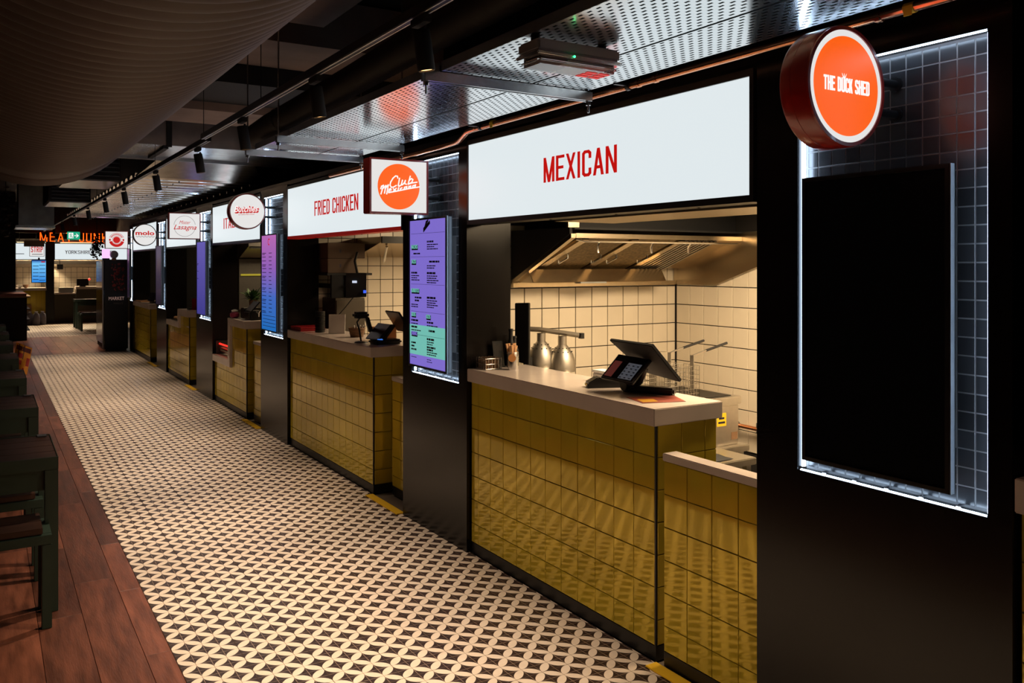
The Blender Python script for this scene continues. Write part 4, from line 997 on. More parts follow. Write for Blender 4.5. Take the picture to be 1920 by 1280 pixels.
# ================================================================== CEILING SERVICES
# big ribbed duct
t = thing('ribbed_duct', (.3, 2.5, 2.15), 'huge dark ribbed fabric duct hanging across the upper left', 'duct')
def ribs(y0, y1, p, amp, r=.70):
    pr = []; y = y0
    while y < y1:
        for fr, a in ((0, 0), (.25, amp * .8), (.5, amp), (.75, amp * .8)): pr.append((r + a, y + fr * p))
        y += p
    return pr + [(r, y)]
cD = (.3, 0, 2.86)
MB().lathe(ribs(-2.6, 5.85, .085, .016), cD, (0, 1, 0), 72, caps=False).build('ribbed_sleeve', M_duct, t, smooth=True)
MB().lathe([(.70, 5.87), (.712, 5.90), (.712, 6.0), (.705, 6.35), (.70, 6.44)], cD, (0, 1, 0), 72, caps=False).build('smooth_collar', M_duct, t, smooth=True)
MB().lathe(ribs(6.45, 6.85, .085, .014) + [(.67, 6.93), (.60, 6.97), (.01, 6.98)], cD, (0, 1, 0), 72, caps=False).build('end_sleeve', M_duct, t, smooth=True)
# track
TX, TZ, TX2 = 1.195, 2.40, 1.24
for k, (y0, y1, xx, lb) in enumerate(((-1.5, 5.69, TX, 'black lighting track above the near half of the walkway'), (5.75, 24.0, TX2, 'black lighting track above the far half of the walkway'))):
    t = thing('light_track', (xx, (y0 + y1) / 2, TZ), lb, 'light track', 'lighting tracks')
    MB().box(xx - .018, xx + .018, y0, y1, TZ, TZ + .034).build('rail', M_black, t, .002)
    for q in (-1, 1): MB().box(xx + q * .010 - .0025, xx + q * .010 + .0025, y0 + .002, y1 - .002, TZ - .0015, TZ).build('conductor', M_alu, t)
    yy = y0 + .15
    while yy < y1:
        MB().cyl((xx, yy, TZ + .034), (xx, yy, 3.25 if not 7.6 < yy < 8.7 and not 9.1 < yy < 17.6 else (2.604 if yy < 9 else 2.449)), .0022, n=6).build('suspension_wire', M_matt, t); yy += 1.9
def make_spot(lab):
    t = thing('track_spot', (0, 0, 0), lab, 'spotlight', 'spotlights on the track')
    MB().box(-.015, .015, -.05, .05, -.028, -.002).build('adapter', M_matt, t, .003)
    MB().cyl((.02, .025, -.028), (.02, .025, -.085), .006, n=10).build('stem', M_matt, t, smooth=True)
    MB().ball((.02, .025, -.085), .007, 8).build('knuckle', M_chrome, t, smooth=True)
    Mx = Matrix.Translation((0, .0, -.045)) @ Matrix.Rotation(math.radians(-9), 4, 'Y')
    MB().lathe([(.027, 0), (.029, -.004), (.029, -.126), (.027, -.130), (.025, -.130), (.025, -.122)], (0, 0, 0), n=28, caps=False).xf(Mx).build('barrel', M_matt, t, smooth=True)
    MB().cyl((0, 0, -.0005), (0, 0, 0), .0275, n=28).xf(Mx).build('end_cap', M_matt, t)
    MB().cyl((0, 0, -.125), (0, 0, -.123), .0245, n=24).xf(Mx).build('lens', M_lens, t)
    return t
spY = [(2.48, TX), (3.51, TX), (4.72, TX), (6.08, TX2), (7.77, TX2), (9.73, TX2), (11.4, TX2), (13.4, TX2), (15.6, TX2), (18.2, TX2), (20.6, TX2), (1.25, TX), (22.9, TX2)]
slab_ = ['spotlight nearest the camera on the track, in front of the perforated tray', 'second spotlight from the camera, beside the black flexible duct', 'third spotlight from the camera, before the gap in the track',
         'first spotlight after the gap in the track', 'fifth spotlight along the track', 'sixth spotlight along the track', 'seventh spotlight along the track', 'eighth spotlight along the track', 'ninth spotlight along the track', 'second last spotlight in view by the green exit sign', 'last spotlight in view by the neon letters', 'spotlight just above the top edge of the photo', 'farthest spotlight, in front of the far counters']
proto = make_spot(slab_[0])
SL = bpy.data.lights.new('spot_beam', 'SPOT'); SL.energy = SPOT_W; SL.color = SPOTC; SL.spot_size = math.radians(74); SL.spot_blend = .95; SL.shadow_soft_size = .03
lo = bpy.data.objects.new('beam', SL); C.objects.link(lo); lo.parent = proto; lo.location = (.025, 0, -.185); lo.rotation_euler = (0, math.radians(3), 0)
for k in range(1, len(spY)):
    c = copy_tree(proto, (spY[k][1], spY[k][0], TZ - .0025), slab_[k])
proto.location = (spY[0][1], spY[0][0], TZ - .0025)
# perforated cable tray
t = thing('cable_tray', (2.03, 2.5, 2.42), 'perforated galvanised ceiling tray above the MEXICAN sign', 'tray')
for x0, x1 in ((1.409, 1.803), (1.815, 2.074)):
    for y0, y1 in ((-1.6, 2.754), (2.772, 4.568), (4.586, 5.25)):
        MB().add([(x0, y0, 2.30), (x1, y0, 2.30), (x1, y1, 2.30), (x0, y1, 2.30)], [(3, 2, 1, 0)]).build('perforated_panel', M_perf, t)
        MB().box(x0, x0 + .004, y0, y1, 2.3005, 2.335).box(x1 - .004, x1, y0, y1, 2.3005, 2.335).build('side_lip', M_galvd, t)
o = MB().box(1.53, 2.07, -1.6, 5.25, 2.34, 2.352).build('cable_bed', M_matt, t)
for Y, x0, x1, lb in ((2.763, 1.34, 2.09, 'galvanised strut under the tray, nearest the emergency light'), (4.577, 1.34, 2.09, 'galvanised strut under the tray above the Club Mexicana sign'), (5.213, 1.34, 2.09, 'galvanised strut at the far end of the perforated tray')):
    s_ = thing('strut', (1.72, Y, 2.26), lb, 'strut', 'galvanised struts under the tray')
    MB().box(x0, x1, Y - .018, Y - .015, 2.258, 2.294).box(x0, x1, Y + .015, Y + .018, 2.258, 2.294).box(x0, x1, Y - .015, Y + .015, 2.291, 2.294).box(x0, x1, Y - .015, Y - .008, 2.258, 2.261).box(x0, x1, Y + .008, Y + .015, 2.258, 2.261).build('channel', M_galv, s_)
    for xx in (x0 + .012, x1 - .008):
        MB().cyl((xx, Y, 2.212), (xx, Y, 3.249), .0045, n=8).build('threaded_rod', M_galv, s_, smooth=True)
        MB().cyl((xx, Y, 2.242), (xx, Y, 2.257), .011, n=6).cyl((xx, Y, 2.2945), (xx, Y, 2.2995), .011, n=6).build('nut', M_chrome, s_)
# flexible duct
t = thing('flexible_duct', (1.63, 4.5, 2.5), 'black flexible duct lying along the left edge of the tray', 'duct')
path = [(1.445, 1.9, 2.49), (1.44, 2.85, 2.47), (1.44, 3.7, 2.445), (1.44, 4.5, 2.43), (1.445, 5.05, 2.425), (1.48, 5.5, 2.43), (1.60, 5.78, 2.47)]
pp = []; rr_ = []
for k in range(len(path) - 1):
    a, b = Vector(path[k]), Vector(path[k + 1]); n_ = max(2, int((b - a).length / .022))
    for i in range(n_): pp.append(a.lerp(b, i / n_)); rr_.append(.064 + (.005 if len(pp) % 2 else -.003))
MB().tube(pp, rr_, 20).build('corrugated_hose', M_matt, t, smooth=True)
MB().lathe([(.071, 0), (.071, .05)], (1.442, 4.8, 2.4275), (0, 1, 0), 20, caps=False).build('clamp_band', M_matt, t)
# copper pipe
t = thing('copper_pipe', (2.15, 2.7, 2.3), 'long copper pipe running below the perforated tray', 'pipe')
MB().tube([(2.15, -.8, 2.305), (2.15, 3.86, 2.295), (2.156, 3.92, 2.293), (2.20, 4.08, 2.272), (2.212, 4.14, 2.268), (2.225, 4.3, 2.268), (2.225, 6.2, 2.268)], .014, 14).build('pipe', M_copper, t, smooth=True)
for Y in (2.42, 2.52, 1.48, 3.80): MB().lathe([(.0142, 0), (.0172, .002), (.0172, .018), (.0142, .02)], (2.15, Y, 2.2985), (0, 1, 0), 14, caps=False).build('coupling', M_copper, t, smooth=True)
for Y in (2.58, 3.75): MB().cyl((2.15, Y, 2.2985), (2.15, Y + .018, 2.2985), .019, n=14).box(2.076, 2.14, Y + .002, Y + .016, 2.296, 2.304).build('pipe_clip', M_plastic, t)
for Y in (2.83, 3.62, 1.38): MB().cyl((2.15, Y, 2.299), (2.15, Y + .03, 2.299), .0158, n=12).box(2.135, 2.137, Y + .002, Y + .026, 2.275, 2.30).build('yellow_tape', M_tape, t)
# emergency light
t = thing('emergency_light', (1.58, 2.2, 2.21), 'grey emergency light with clear cover under the tray', 'light fitting')
ex0, ex1, ey0, ey1 = 1.421, 1.741, 2.137, 2.256
MB().box(ex0, ex1, ey0, ey1, 2.248, 2.287).build('body', M_greyplas, t, .008)
MB().prism([(ex0 - .004, ey0 - .004, 2.247), (ex1 + .004, ey0 - .004, 2.247), (ex1 + .004, ey1 + .004, 2.247), (ex0 - .004, ey1 + .004, 2.247)], (0, 0, -.012)).build('cover_rim', M_clear, t, .003)
MB().box(ex0 + .006, ex1 - .006, ey0 + .004, ey1 - .004, 2.211, 2.235).build('clear_cover', M_clear, t, .010)
MB().box(ex0 + .02, ex0 + .12, ey0 + .02, ey1 - .02, 2.226, 2.234).build('battery', M_card, t)
MB().box(ex0 + .125, ex1 - .02, ey0 + .015, ey1 - .015, 2.228, 2.234).build('reflector', M_paper, t)
for q in range(2):
    for r_ in range(3): MB().box(ex0 + .21 + q * .05, ex0 + .25 + q * .05, ey0 + .03 + r_ * .026, ey0 + .046 + r_ * .026, 2.2095, 2.2105).build('red_label', M_redlet, t)
MB().ball((ex0 + .13, ey0 - .008, 2.241), .004, 8).build('green_led', emat('green_led', (60, 255, 150), 3.), t)
for xx in (ex0 + .03, ex1 - .03): MB().cyl((xx, 2.197, 2.287), (xx, 2.197, 2.2995), .015, n=10).build('fixing', M_plastic, t)
# galvanised duct beyond the tray
t = thing('crossing_duct', (1.8, 8.1, 2.60), 'galvanised rectangular duct crossing the walkway past the perforated tray', 'duct')
MB().box(1.02, 2.70, 7.67, 8.60, 2.605, 3.2).build('casing', M_galv, t, .004)
MB().box(1.0, 2.71, 8.58, 8.63, 2.58, 2.604).build('flange', M_galvd, t); MB().box(1.31, 1.35, 7.645, 7.668, 2.59, 3.24).build('hanger', M_matt, t)
MB().box(1.29, 1.33, 7.70, 8.52, 2.58, 2.604).build('support_rail', M_matt, t)
MB().prism([(1.40, 8.64, 2.60), (2.31, 8.64, 2.60), (2.53, 9.13, 2.462), (1.27, 9.13, 2.462)], (0, .01, .02)).build('sloped_face', M_galv, t)
sf = thing('ribbed_soffit', (1.9, 13, 2.45), 'ribbed galvanised ceiling panels over the far stalls', 'ceiling panels')
y = 9.15; k = 0
while y < 17.5:
    MB().prism([(0, y, 2.50), (0, y + .07, 2.45), (0, y + .16, 2.45), (0, y + .23, 2.50), (0, y + .34, 2.50), (0, y + .34, 2.508), (0, y + .18, 2.512), (0, y, 2.512)], (1, 0, 0)).xf(Matrix.Translation((1.27, 0, 0)) @ Matrix.Diagonal((1.26 - .07 * (k % 2), 1, 1, 1))).build('panel', M_galv, sf)
    MB().cyl((2.42, y + .09, 2.425), (2.42, y + .09, 2.449), .008, n=8).cyl((1.7, y + .09, 2.43), (1.7, y + .09, 2.449), .007, n=8).build('bolt', M_chrome, sf)
    y += .34; k += 1
for k, (Y, x0, x1, z0, z1, lb) in enumerate(((9.6, .98, 1.20, 2.46, 2.75, 'dark louvred air unit behind the end of the ribbed duct'), (12.6, 1.0, 1.24, 2.42, 2.72, 'farther dark louvred air unit left of the track'))):
    t = thing('air_unit', ((x0 + x1) / 2, Y + .4, z0), lb, 'air unit', 'louvred air units')
    x1 = 1.20
    MB().box(x0 - .3, x1, Y, Y + 1.2, z0, z1).build('case', M_matt, t, .005)
    for q in (.2, 1.0): MB().cyl((x0 - .05, Y + q, z1), (x0 - .05, Y + q, 3.25), .006, n=6).build('hanger_rod', M_galvd, t)
    for q in range(5): MB().prism([(x0 - .26, Y - .002, z0 + .05 + q * .045), (x1 - .02, Y - .002, z0 + .05 + q * .045), (x1 - .02, Y - .018, z0 + .035 + q * .045), (x0 - .26, Y - .018, z0 + .035 + q * .045)], (0, 0, .006)).build('louvre', M_galvd, t)
    MB().box(x0 - .28, x1 - .01, Y + .05, Y + 1.1, z0 - .012, z0 - .001).build('base_tray', M_galv, t)
t = thing('grey_duct_box', (.9, 19.3, 2.35), 'plain grey duct box above the far end of the walkway', 'duct')
MB().box(.55, 1.16, 19.0, 20.0, 2.35, 3.2).build('casing', M_galvd, t, .01); MB().box(.5, 1.18, 19.0, 20.2, 2.30, 2.345).build('strut_frame', M_galv, t)

# ================================================================== LEFT: TABLES AND BENCHES
def make_table(lab):
    t = thing('dining_table', (0, 0, 0), lab, 'table', 'green framed dining tables')
    for q in range(4): MB().box(-.95, -.004, .012 + q * .147, .157 + q * .147, .682, .71).build('plank', M_table, t, .002)
    F = MB(); F.box(-.97, 0, 0, .011, .655, .712).box(-.97, 0, .60, .611, .655, .712).box(-.003, 0, .011, .60, .655, .712).box(-.97, -.951, .011, .60, .655, .712); F.build('edge_band', M_green, t)
    MB().box(-.93, -.05, .02, .05, .56, .654).box(-.93, -.05, .56, .59, .56, .654).box(-.045, -.02, .06, .55, .56, .654).build('apron', M_green, t)
    for xx in (-.96, -.055):
        for yy in (.004, .552): MB().box(xx, xx + .055, yy, yy + .055, .001, .654).build('leg', M_green, t, .002)
    MB().box(-.06, -.018, .545, .60, .7125, .7165).build('table_number', M_galvd, t)
    return t
def make_bench(lab):
    t = thing('dining_bench', (0, 0, 0), lab, 'bench', 'green framed benches')
    for q in range(2): MB().box(-.85, -.035, .012 + q * .14, .150 + q * .14, .413, .44).build('seat_plank', M_table, t, .003)
    MB().box(-.88, 0, 0, .04, .37, .41).box(-.88, 0, .26, .30, .37, .41).box(-.04, 0, .041, .259, .37, .41).box(-.88, -.84, .041, .259, .37, .41).build('seat_frame', M_green, t, .002)
    for xx in (-.88, -.04):
        for yy in (0, .26): MB().box(xx, xx + .04, yy, yy + .04, .001, .369).build('leg', M_green, t, .002)
    return t
tb = make_table('x'); bn = make_bench('x')
tl = ['nearest table, dark wood top in green frame', 'second table from the camera', 'third table from the camera', 'fourth table from the camera', 'fifth table from the camera, with the orange bag', 'sixth table from the camera', 'seventh table from the camera']
for k, lab in enumerate(tl):
    d = (.287 - .006 * k, 4.42 + 1.58 * k, 0)
    if k: copy_tree(tb, d, lab)
    for q, (dy, nm) in enumerate(((-.19, 'on the near side of the '), (.47, 'on the far side of the '))):
        copy_tree(bn, (.25 - .006 * k, d[1] + dy, 0), 'bench ' + nm + lab.split(',')[0])
copy_tree(tb, (2.85, 23.4, 0), 'far green table beside the black fridge'); copy_tree(bn, (2.80, 22.35, 0), 'far green bench in front of the far green table'); copy_tree(bn, (2.80, 22.95, 0), 'far green bench tucked against the far green table')
tb.location = (.287, 4.42, 0); tb['label'] = tl[0]
for ch in list(bn.children): bpy.data.objects.remove(ch)
bpy.data.objects.remove(bn)
# orange bag hanging from a table corner
t = thing('printed_bag', (.33, 10.7, .45), 'orange and red printed bag hanging at a table corner', 'bag')
def bagp(u, v, lift=0):
    return (.290 + .15 * u - .04 * v * (1 - u) - .05 * v * u, 10.70 - .035 * math.sin(PI * u) * (.4 + .6 * math.sin(PI * v)) + .008 * math.sin(u * 9 + v * 6) - lift, .74 - .07 * u * (1 - v) - .36 * v + .07 * v * (1 - u))
def patch(mb, u0, u1, v0, v1, lift, n=6):
    k = len(mb.v)
    for i_ in range(n + 1):
        for j_ in range(n + 1): mb.v.append(bagp(u0 + (u1 - u0) * j_ / n, v0 + (v1 - v0) * i_ / n, lift))
    for i_ in range(n):
        for j_ in range(n): mb.f.append(tuple(k + q for q in (i_ * (n + 1) + j_, i_ * (n + 1) + j_ + 1, (i_ + 1) * (n + 1) + j_ + 1, (i_ + 1) * (n + 1) + j_)))
    return mb
bg = patch(MB(), 0, 1, 0, 1, 0, 12)
k_ = len(bg.v); F0 = list(bg.f); bg.add([(x_, 10.745 + (10.70 - y_) * .6, z_) for x_, y_, z_ in bg.v[:k_]], [tuple(reversed(f_)) for f_ in F0])
for i_ in range(12):
    a_, b_2 = i_ * 13, (i_ + 1) * 13
    bg.f.append((a_, b_2, b_2 + k_, a_ + k_)); bg.f.append((a_ + 12, a_ + 12 + k_, b_2 + 12 + k_, b_2 + 12))
    bg.f.append((12 * 13 + i_, 12 * 13 + i_ + 1, 12 * 13 + i_ + 1 + k_, 12 * 13 + i_ + k_))
bg.build('fabric', M_amber, t, smooth=True)
patch(MB(), .05, .95, .06, .22, .002).build('dark_print', mat('maroon_print', (.10, .01, .01), .5), t, smooth=True)
for u0, u1, v0, v1 in ((.25, .5, .3, .48), (.25, .5, .56, .72), (.78, .98, .4, .7), (.6, .72, .8, .95)): patch(MB(), u0, u1, v0, v1, .002).build('print', M_redbag, t, smooth=True)
for u0 in (.2, .52): patch(MB(), u0, u0 + .045, .0, .5, .004).build('strap', M_plastic, t, smooth=True)

# ================================================================== FAR END
t = thing('black_fridge', (2.05, 17.7, 0), 'tall black drinks fridge lettered MARKET at the end of the stalls', 'fridge')
MB().box(1.86, 2.25, 17.1, 18.3, .03, 1.66).build('body', M_matt, t, .006)
MB().box(1.838, 1.859, 17.12, 18.28, .12, 1.65).build('door', M_tv, t, .004)
MB().box(1.822, 1.837, 17.1, 17.16, .06, 1.655).build('door_edge', M_greyplas, t, .003)
MB().box(1.88, 2.23, 17.15, 18.25, .001, .029).build('plinth', M_plastic, t)
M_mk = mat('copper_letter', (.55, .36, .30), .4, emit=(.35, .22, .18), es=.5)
text('lettering', 'MARKET', (1.925, 17.099, .93), .26, .06, M_mk, t, right=(1, 0, 0)); text('small_lettering', 'HALLS', (2.01, 17.099, .855), .15, .03, mat('dim_letter', (.12, .08, .07), .5), t, right=(1, 0, 0))
fl_ = MB()
for i in range(70):
    x_ = 2.08 + .06 * math.sin(i * .7) + random.uniform(-.07, .07); z_ = 1.10 + .5 * random.random(); r = .012 + .014 * random.random(); a = random.random() * 6.28
    fl_.prism([(x_ + r * math.cos(a + q * 2 * PI / 5) * (1 if q % 2 else .6), 17.0985, z_ + r * math.sin(a + q * 2 * PI / 5)) for q in range(5)], (0, -.0006, 0))
fl_.build('floral_print', mat('dark_red_print', (.22, .012, .012), .5), t)
t = thing('pink_lightbox', (1.9, 17.6, 1.66), 'small glowing pink light box on top of the black fridge', 'light box')
MB().box(1.865, 1.99, 17.5, 17.6, 1.70, 1.87).build('glow', M_pinkbox, t, .004); MB().box(1.87, 1.985, 17.505, 17.595, 1.6605, 1.70).build('foot', M_plastic, t)
t = thing('globe', (2.06, 17.5, 1.66), 'white and orange globe on top of the black fridge', 'ornament')
MB().ball((2.06, 17.5, 1.77), .075, 20).build('ball', M_paper, t, smooth=True); MB().cyl((2.06, 17.5, 1.6605), (2.06, 17.5, 1.70), .04, n=14).build('stand', M_orcard, t)
def leafball(t, c, R, n, m, sz, nm='foliage'):
    mb = MB(); c = Vector(c)
    for i in range(n):
        d = Vector((random.gauss(0, 1), random.gauss(0, 1), random.gauss(0, 1))).normalized(); p = c + Vector((d.x * R[0], d.y * R[1], d.z * R[2])) * random.random() ** .5
        a = Vector((random.gauss(0, 1), random.gauss(0, 1), random.gauss(0, .6))).normalized() * sz; b = a.cross(Vector((random.gauss(0, 1), random.gauss(0, 1), 1))).normalized() * sz * .45
        mb.add([p - a, p + b, p + a, p - b], [(0, 1, 2, 3)])
    o = mb.build(nm, m, t); o['kind'] = 'stuff'; return o
t = thing('hanging_plant', (1.92, 19, 1.65), 'dark trailing plant hanging in front of the neon letters', 'plant')
leafball(t, (1.92, 19, 1.93), (.13, .13, .27), 150, M_dleaf, .045); MB().cyl((1.92, 19, 2.1), (1.92, 19, 3.25), .006, n=6).build('cord', M_matt, t)
t = thing('trailing_plant', (.33, 18.5, 2.0), 'dark trailing plant in the shadows at the far left', 'plant')
leafball(t, (.33, 18.5, 2.55), (.14, .3, .5), 160, M_dleaf, .06); MB().cyl((.33, 18.5, 2.8), (.33, 18.5, 3.25), .006, n=6).build('cord', M_matt, t)
# exit sign
t = thing('exit_sign', (1.265, 16, 2.0), 'green emergency exit sign with running figure and arrow', 'sign')
MB().box(1.17, 1.36, 16.0, 16.03, 2.005, 2.135).build('panel', M_exit, t, .003)
X0 = 1.19; e_ = MB(); yq = 15.9985
e_.box(X0, X0 + .07, yq - .001, yq, 2.025, 2.118); e_.build('door_symbol', M_whlet, t)
e2 = MB(); ribbon(e2, [(X0 + .03, 2.095), (X0 + .035, 2.065), (X0 + .02, 2.04)], .010, (0, yq - .001, 0), R_, U_, N_, .001); ribbon(e2, [(X0 + .035, 2.065), (X0 + .055, 2.05), (X0 + .05, 2.03)], .010, (0, yq - .001, 0), R_, U_, N_, .001); ribbon(e2, [(X0 + .015, 2.08), (X0 + .055, 2.085)], .008, (0, yq - .001, 0), R_, U_, N_, .001); disc(e2, (X0 + .035, yq - .001, 2.108), .007, R_, U_, N_, .001, 12); e2.build('running_figure', M_exit, t)
e3 = MB(); ribbon(e3, [(X0 + .088, 2.07), (X0 + .145, 2.07)], .012, (0, yq, 0), R_, U_, N_, .001); ribbon(e3, [(X0 + .115, 2.10), (X0 + .145, 2.07), (X0 + .115, 2.04)], .012, (0, yq, 0), R_, U_, N_, .001); e3.build('arrow', M_whlet, t)
for xx in (1.2, 1.33): MB().cyl((xx, 16.015, 2.135), (xx, 16.015, 2.448 if xx > 1.27 else 3.25), .003, n=6).build('suspension_wire', M_matt, t)
# end stalls
EY = 25.9
for k, (x0, x1, lab) in enumerate(((.66, 1.37, 'white lightbox sign with the STRIP poster at the far end'), (1.60, 3.6, 'white lightbox sign reading YORKSHIRE at the far end'))):
    t = thing('fascia_sign', ((x0 + x1) / 2, EY, 1.7), lab, 'sign', 'lightbox signs at the far end')
    box('frame', M_black, (x0 - .02, x1 + .02, EY + .01, EY + .12, 1.69, 2.16), t); box('light_panel', M_sign, (x0, x1, EY, EY + .009, 1.715, 2.135), t)
    if k: stroke_text('lettering', 'YORKSHIRE BURRITO', (1.841, EY - .001, 1.865), 1.17, .095, M_dklet, t, right=(1, 0, 0), t=.12)
    else:
        box('poster', M_signw, (1.01, 1.34, EY - .006, EY - .002, 1.80, 2.12), t); box('poster_frame', M_dklet, (1.0, 1.35, EY - .0018, EY - .0004, 1.79, 2.13), t)
        stroke_text('lettering', 'STRIP', (1.035, EY - .007, 1.90), .28, .15, M_redlet, t, right=(1, 0, 0), t=.15); box('small_print', M_greyplas, (1.06, 1.31, EY - .0068, EY - .0062, 1.84, 1.855), t)
        box('dark_bar', M_black, (.67, .88, EY - .004, EY - .0005, 1.85, 1.866), t)
sbox('wall_partition_7', M_wallgrout, (.4, 4.2, 27.4, 27.5, 0, 2.3)); wl = bpy.data.objects['wall_partition_7']
tiles(wl, 'Y-', 27.4, edges(.45, 4.1, .15), edges(.6, 2.1, .15), M_walltile, .007, .008, .0015, 'tile', joined=True)
lamp('end1', 26.9, 1.0, 2.18, .5, .3, STALL_W * 1.6, 'ceiling light panel inside the far STRIP stall'); lamp('end2', 26.9, 2.2, 2.18, .8, .3, STALL_W * 2.2, 'ceiling light panel inside the far YORKSHIRE stall')
for k, (x0, x1, lb) in enumerate(((.66, 1.38, 'steel hood inside the far STRIP stall'), (1.62, 3.4, 'steel hood inside the far YORKSHIRE stall'))):
    o = thing('far_hood', ((x0 + x1) / 2, 27, 1.5), lb, 'hood'); MB().prism([(x0, 27.38, 1.50), (x0, 26.75, 1.60), (x0, 26.75, 1.68), (x0, 27.38, 1.68)], (x1 - x0, 0, 0)).build('canopy', M_steel, o); MB().box(x0, x1, 26.73, 26.748, 1.585, 1.69).build('rail', M_steel, o)
sbox('trim_6', M_black, (1.385, 1.58, EY - .02, EY + .3, 0, 2.6)); sbox('trim_7', M_matt, (-4, .64, EY - .1, EY + .2, 0, 3.24)); sbox('trim_8', M_void, (.64, 4.2, EY + .0, EY + .1, 2.42, 3.24))
t = thing('end_counter', (1.0, EY + .3, 0), 'yellow tiled counter under the STRIP sign at the far end', 'counter', 'counters at the far end')
MB().box(.5, 1.38, EY + .02, EY + .5, .06, .88).build('carcass', M_goldg, t); box('kick_plate', M_black, (.5, 1.38, EY + .03, EY + .5, .0005, .059), t); tiles(t, 'Y-', EY + .02, edges(.5, 1.38, T), edges(.062, .879, .8), M_gold, .003, .008, .0015, 'tile'); MB().box(.5, 1.40, EY - .03, EY + .5, .881, .95).build('slab', M_white, t, .003)
t = thing('end_counter', (1.8, EY + .3, 0), 'low grey-brown counter front under the YORKSHIRE sign', 'counter', 'counters at the far end')
MB().box(1.59, 2.09, EY + .02, EY + .4, .001, .77).build('front', M_olive, t, .003); MB().box(1.58, 2.10, EY - .01, EY + .4, .771, .80).build('slab', M_white, t, .003)
t = thing('end_counter', (2.6, EY + .3, 0), 'tall grey-brown counter behind the black fridge', 'counter', 'counters at the far end')
MB().box(2.11, 3.6, EY - .03, EY + .4, .001, .90).build('front', M_olive, t, .003); MB().box(2.10, 3.62, EY - .06, EY + .4, .901, .97).build('slab', M_white, t, .003)
t = thing('end_till', (2.3, EY + .2, .97), 'black till with a red light on the tall far counter', 'till'); MB().box(2.13, 2.42, EY + .1, EY + .16, 1.0, 1.18).build('screen', M_bezel, t, .004); MB().box(2.2, 2.35, EY + .08, EY + .2, .9705, 1.0).build('foot', M_plastic, t); MB().ball((2.44, EY + .1, 1.17), .03, 10).build('red_light', M_redtube, t)
t = thing('hot_pass', (1.85, EY + .25, .80), 'steel pass with plates on the low far counter', 'pass'); MB().box(1.70, 2.05, EY + .1, EY + .35, .801, .95).build('body', M_steel, t, .005); MB().lathe([(.07, 0), (.09, .02), (.085, .02), (.06, .006)], (1.66, EY + .12, .801), n=18, caps=False).build('plate', M_paper, t, smooth=True)
t = thing('menu_display', (1.22, EY - .2, 1.1), 'blue menu screen hanging under the STRIP sign', 'screen')
MB().box(1.04, 1.395, EY - .10, EY - .05, 1.09, 1.70).build('housing', M_bezel, t, .004); box('display', M_blue, (1.055, 1.38, EY - .103, EY - .101, 1.105, 1.685), t)
I = MB()
for q in range(5): I.box(1.075, 1.21, EY - .105, EY - .1035, 1.17 + q * .09, 1.185 + q * .09).box(1.225, 1.365, EY - .105, EY - .1035, 1.15 + q * .1, 1.165 + q * .1)
I.build('menu_text', M_inkb, t)['kind'] = 'stuff'; box('red_heading', M_redlet, (1.27, 1.36, EY - .106, EY - .1035, 1.63, 1.66), t); MB().box(1.2, 1.24, EY - .05, EY - .008, 1.6, 1.76).build('bracket', M_matt, t)
for q, (xx, zz, m_, nm, lb) in enumerate(((.78, .08, M_paper, 'mixing_bowl', 'pale bowl on the far STRIP counter'), (.92, .09, M_card, 'mixing_bowl', 'brown bowl on the far STRIP counter'))):
    t = thing(nm, (xx, EY + .15, .951), lb, 'bowl'); MB().lathe([(.03, 0), (.06, .03), (.075, zz), (.07, zz), (.05, .03), (.001, .008)], (xx, EY + .15, .951), n=20, caps=False).build('bowl', m_, t, smooth=True)
t = thing('far_monitor', (1.72, EY + .5, 1.3), 'black monitor hanging inside the far YORKSHIRE stall', 'monitor'); MB().box(1.69, 1.84, 26.58, 26.61, 1.44, 1.58).build('screen', M_bezel, t, .003); MB().tube([(1.76, 26.595, 1.58), (1.76, 26.595, 3.25)], .01, 6).build('arm', M_plastic, t)
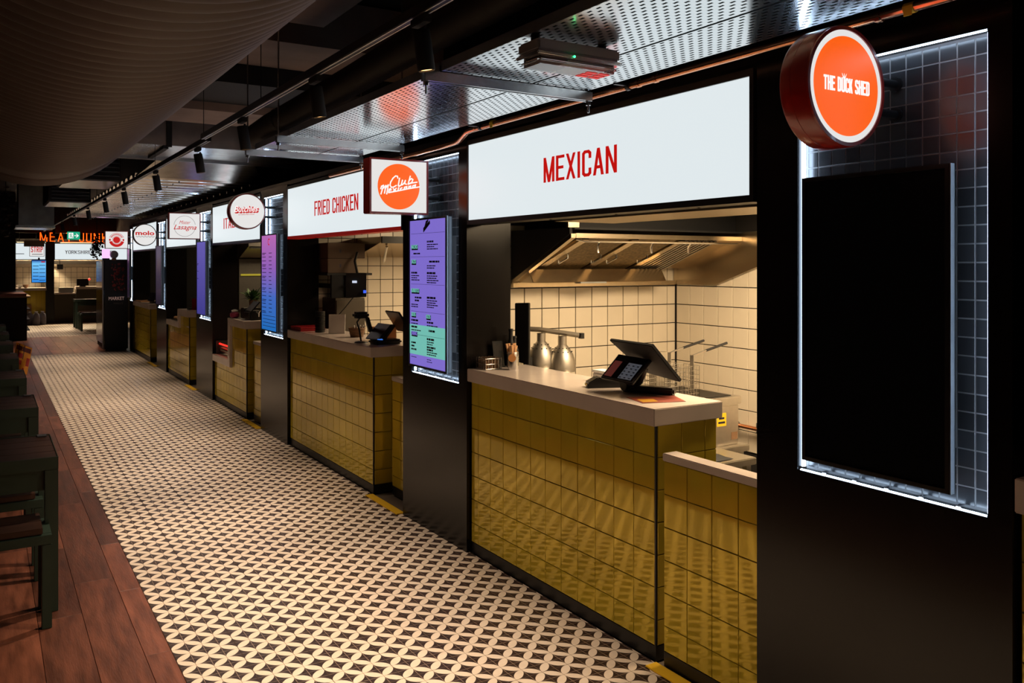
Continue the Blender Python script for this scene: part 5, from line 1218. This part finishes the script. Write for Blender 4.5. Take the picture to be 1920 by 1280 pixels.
# neon letters
t = thing('neon_sign', (2.0, EY - .1, 2.18), 'orange neon letters reading MEAT JUNK above the far lightboxes', 'sign')
nx = 1.235
for ch in 'MEAT JUNK':
    wd = FW.get(ch, .46) * .275
    if ch != ' ': stroke_text('neon_letter', ch, (nx, EY - .2, 2.19), wd, .235, M_neon, t, right=(1, 0, 0), t=.075, depth=.02)
    nx += wd + .2 * .30
MB().box(1.75, 2.9, EY - .17, EY - .15, 2.168, 2.178).build('neon_bar', M_neon, t); MB().box(1.2, 2.9, EY - .16, EY - .02, 2.18, 2.186).build('carrier', M_matt, t)
t = thing('wooden_board_sign', (1.1, 22, 2.05), 'blank brown board hanging in front of the STRIP sign', 'board'); MB().box(.83, 1.28, 24.6, 24.66, 2.03, 2.19).build('board', M_brown, t, .004)
for xx in (.87, 1.24): MB().cyl((xx, 24.63, 2.19), (xx, 24.63, 3.25), .004, n=6).build('suspension_wire', M_matt, t)
# island
t = thing('service_island', (.2, 21.2, 0), 'dark service island with a reddish wooden top at the far left', 'island')
MB().box(-1.0, .74, 20.3, 22.2, .001, .90).build('body', M_matt, t, .004); MB().box(-1.05, .72, 20.0, 22.2, .93, .985).build('top', M_redwood, t, .004); MB().box(-1.0, .80, 20.1, 22.25, .902, .928).build('sub_top', M_beige, t)
for q in range(3): MB().box(.742, .80, 20.4, 22.1, .2 + .22 * q, .215 + .22 * q).build('side_shelf', M_matt, t)
sbox('trim_9', M_matt, (-.6, .60, 22.6, 23.2, 0, 3.24))
for q, (xx, yy) in enumerate(((.98, 25.4), (1.13, 25.25), (1.28, 25.4))):
    t = thing('waste_sack', (xx, yy, 0), ['leftmost grey sack on the floor under the STRIP counter', 'middle grey sack on the floor under the STRIP counter', 'rightmost grey sack on the floor under the STRIP counter'][q], 'sack', 'grey sacks on the floor')
    MB().lathe([(.07, .0005), (.088, .03), (.086, .18), (.07, .28), (.03, .32), (.045, .35)], (xx, yy, 0), n=16).build('sack', M_sack, t, smooth=True); MB().lathe([(.033, .312), (.036, .32), (.033, .328)], (xx, yy, 0), n=12, caps=False).build('tie', M_paper, t)
t = thing('paper_bag', (.96, 25.68, 0), 'tall pale paper bag against the yellow far counter', 'bag'); MB().prism([(.87, 25.65, .001), (1.05, 25.65, .001), (1.04, 25.65, .5), (.88, 25.65, .5)], (0, .12, 0)).build('bag', M_stick, t, .006); MB().box(.885, 1.035, 25.66, 25.76, .50, .515).build('fold', M_stick, t)
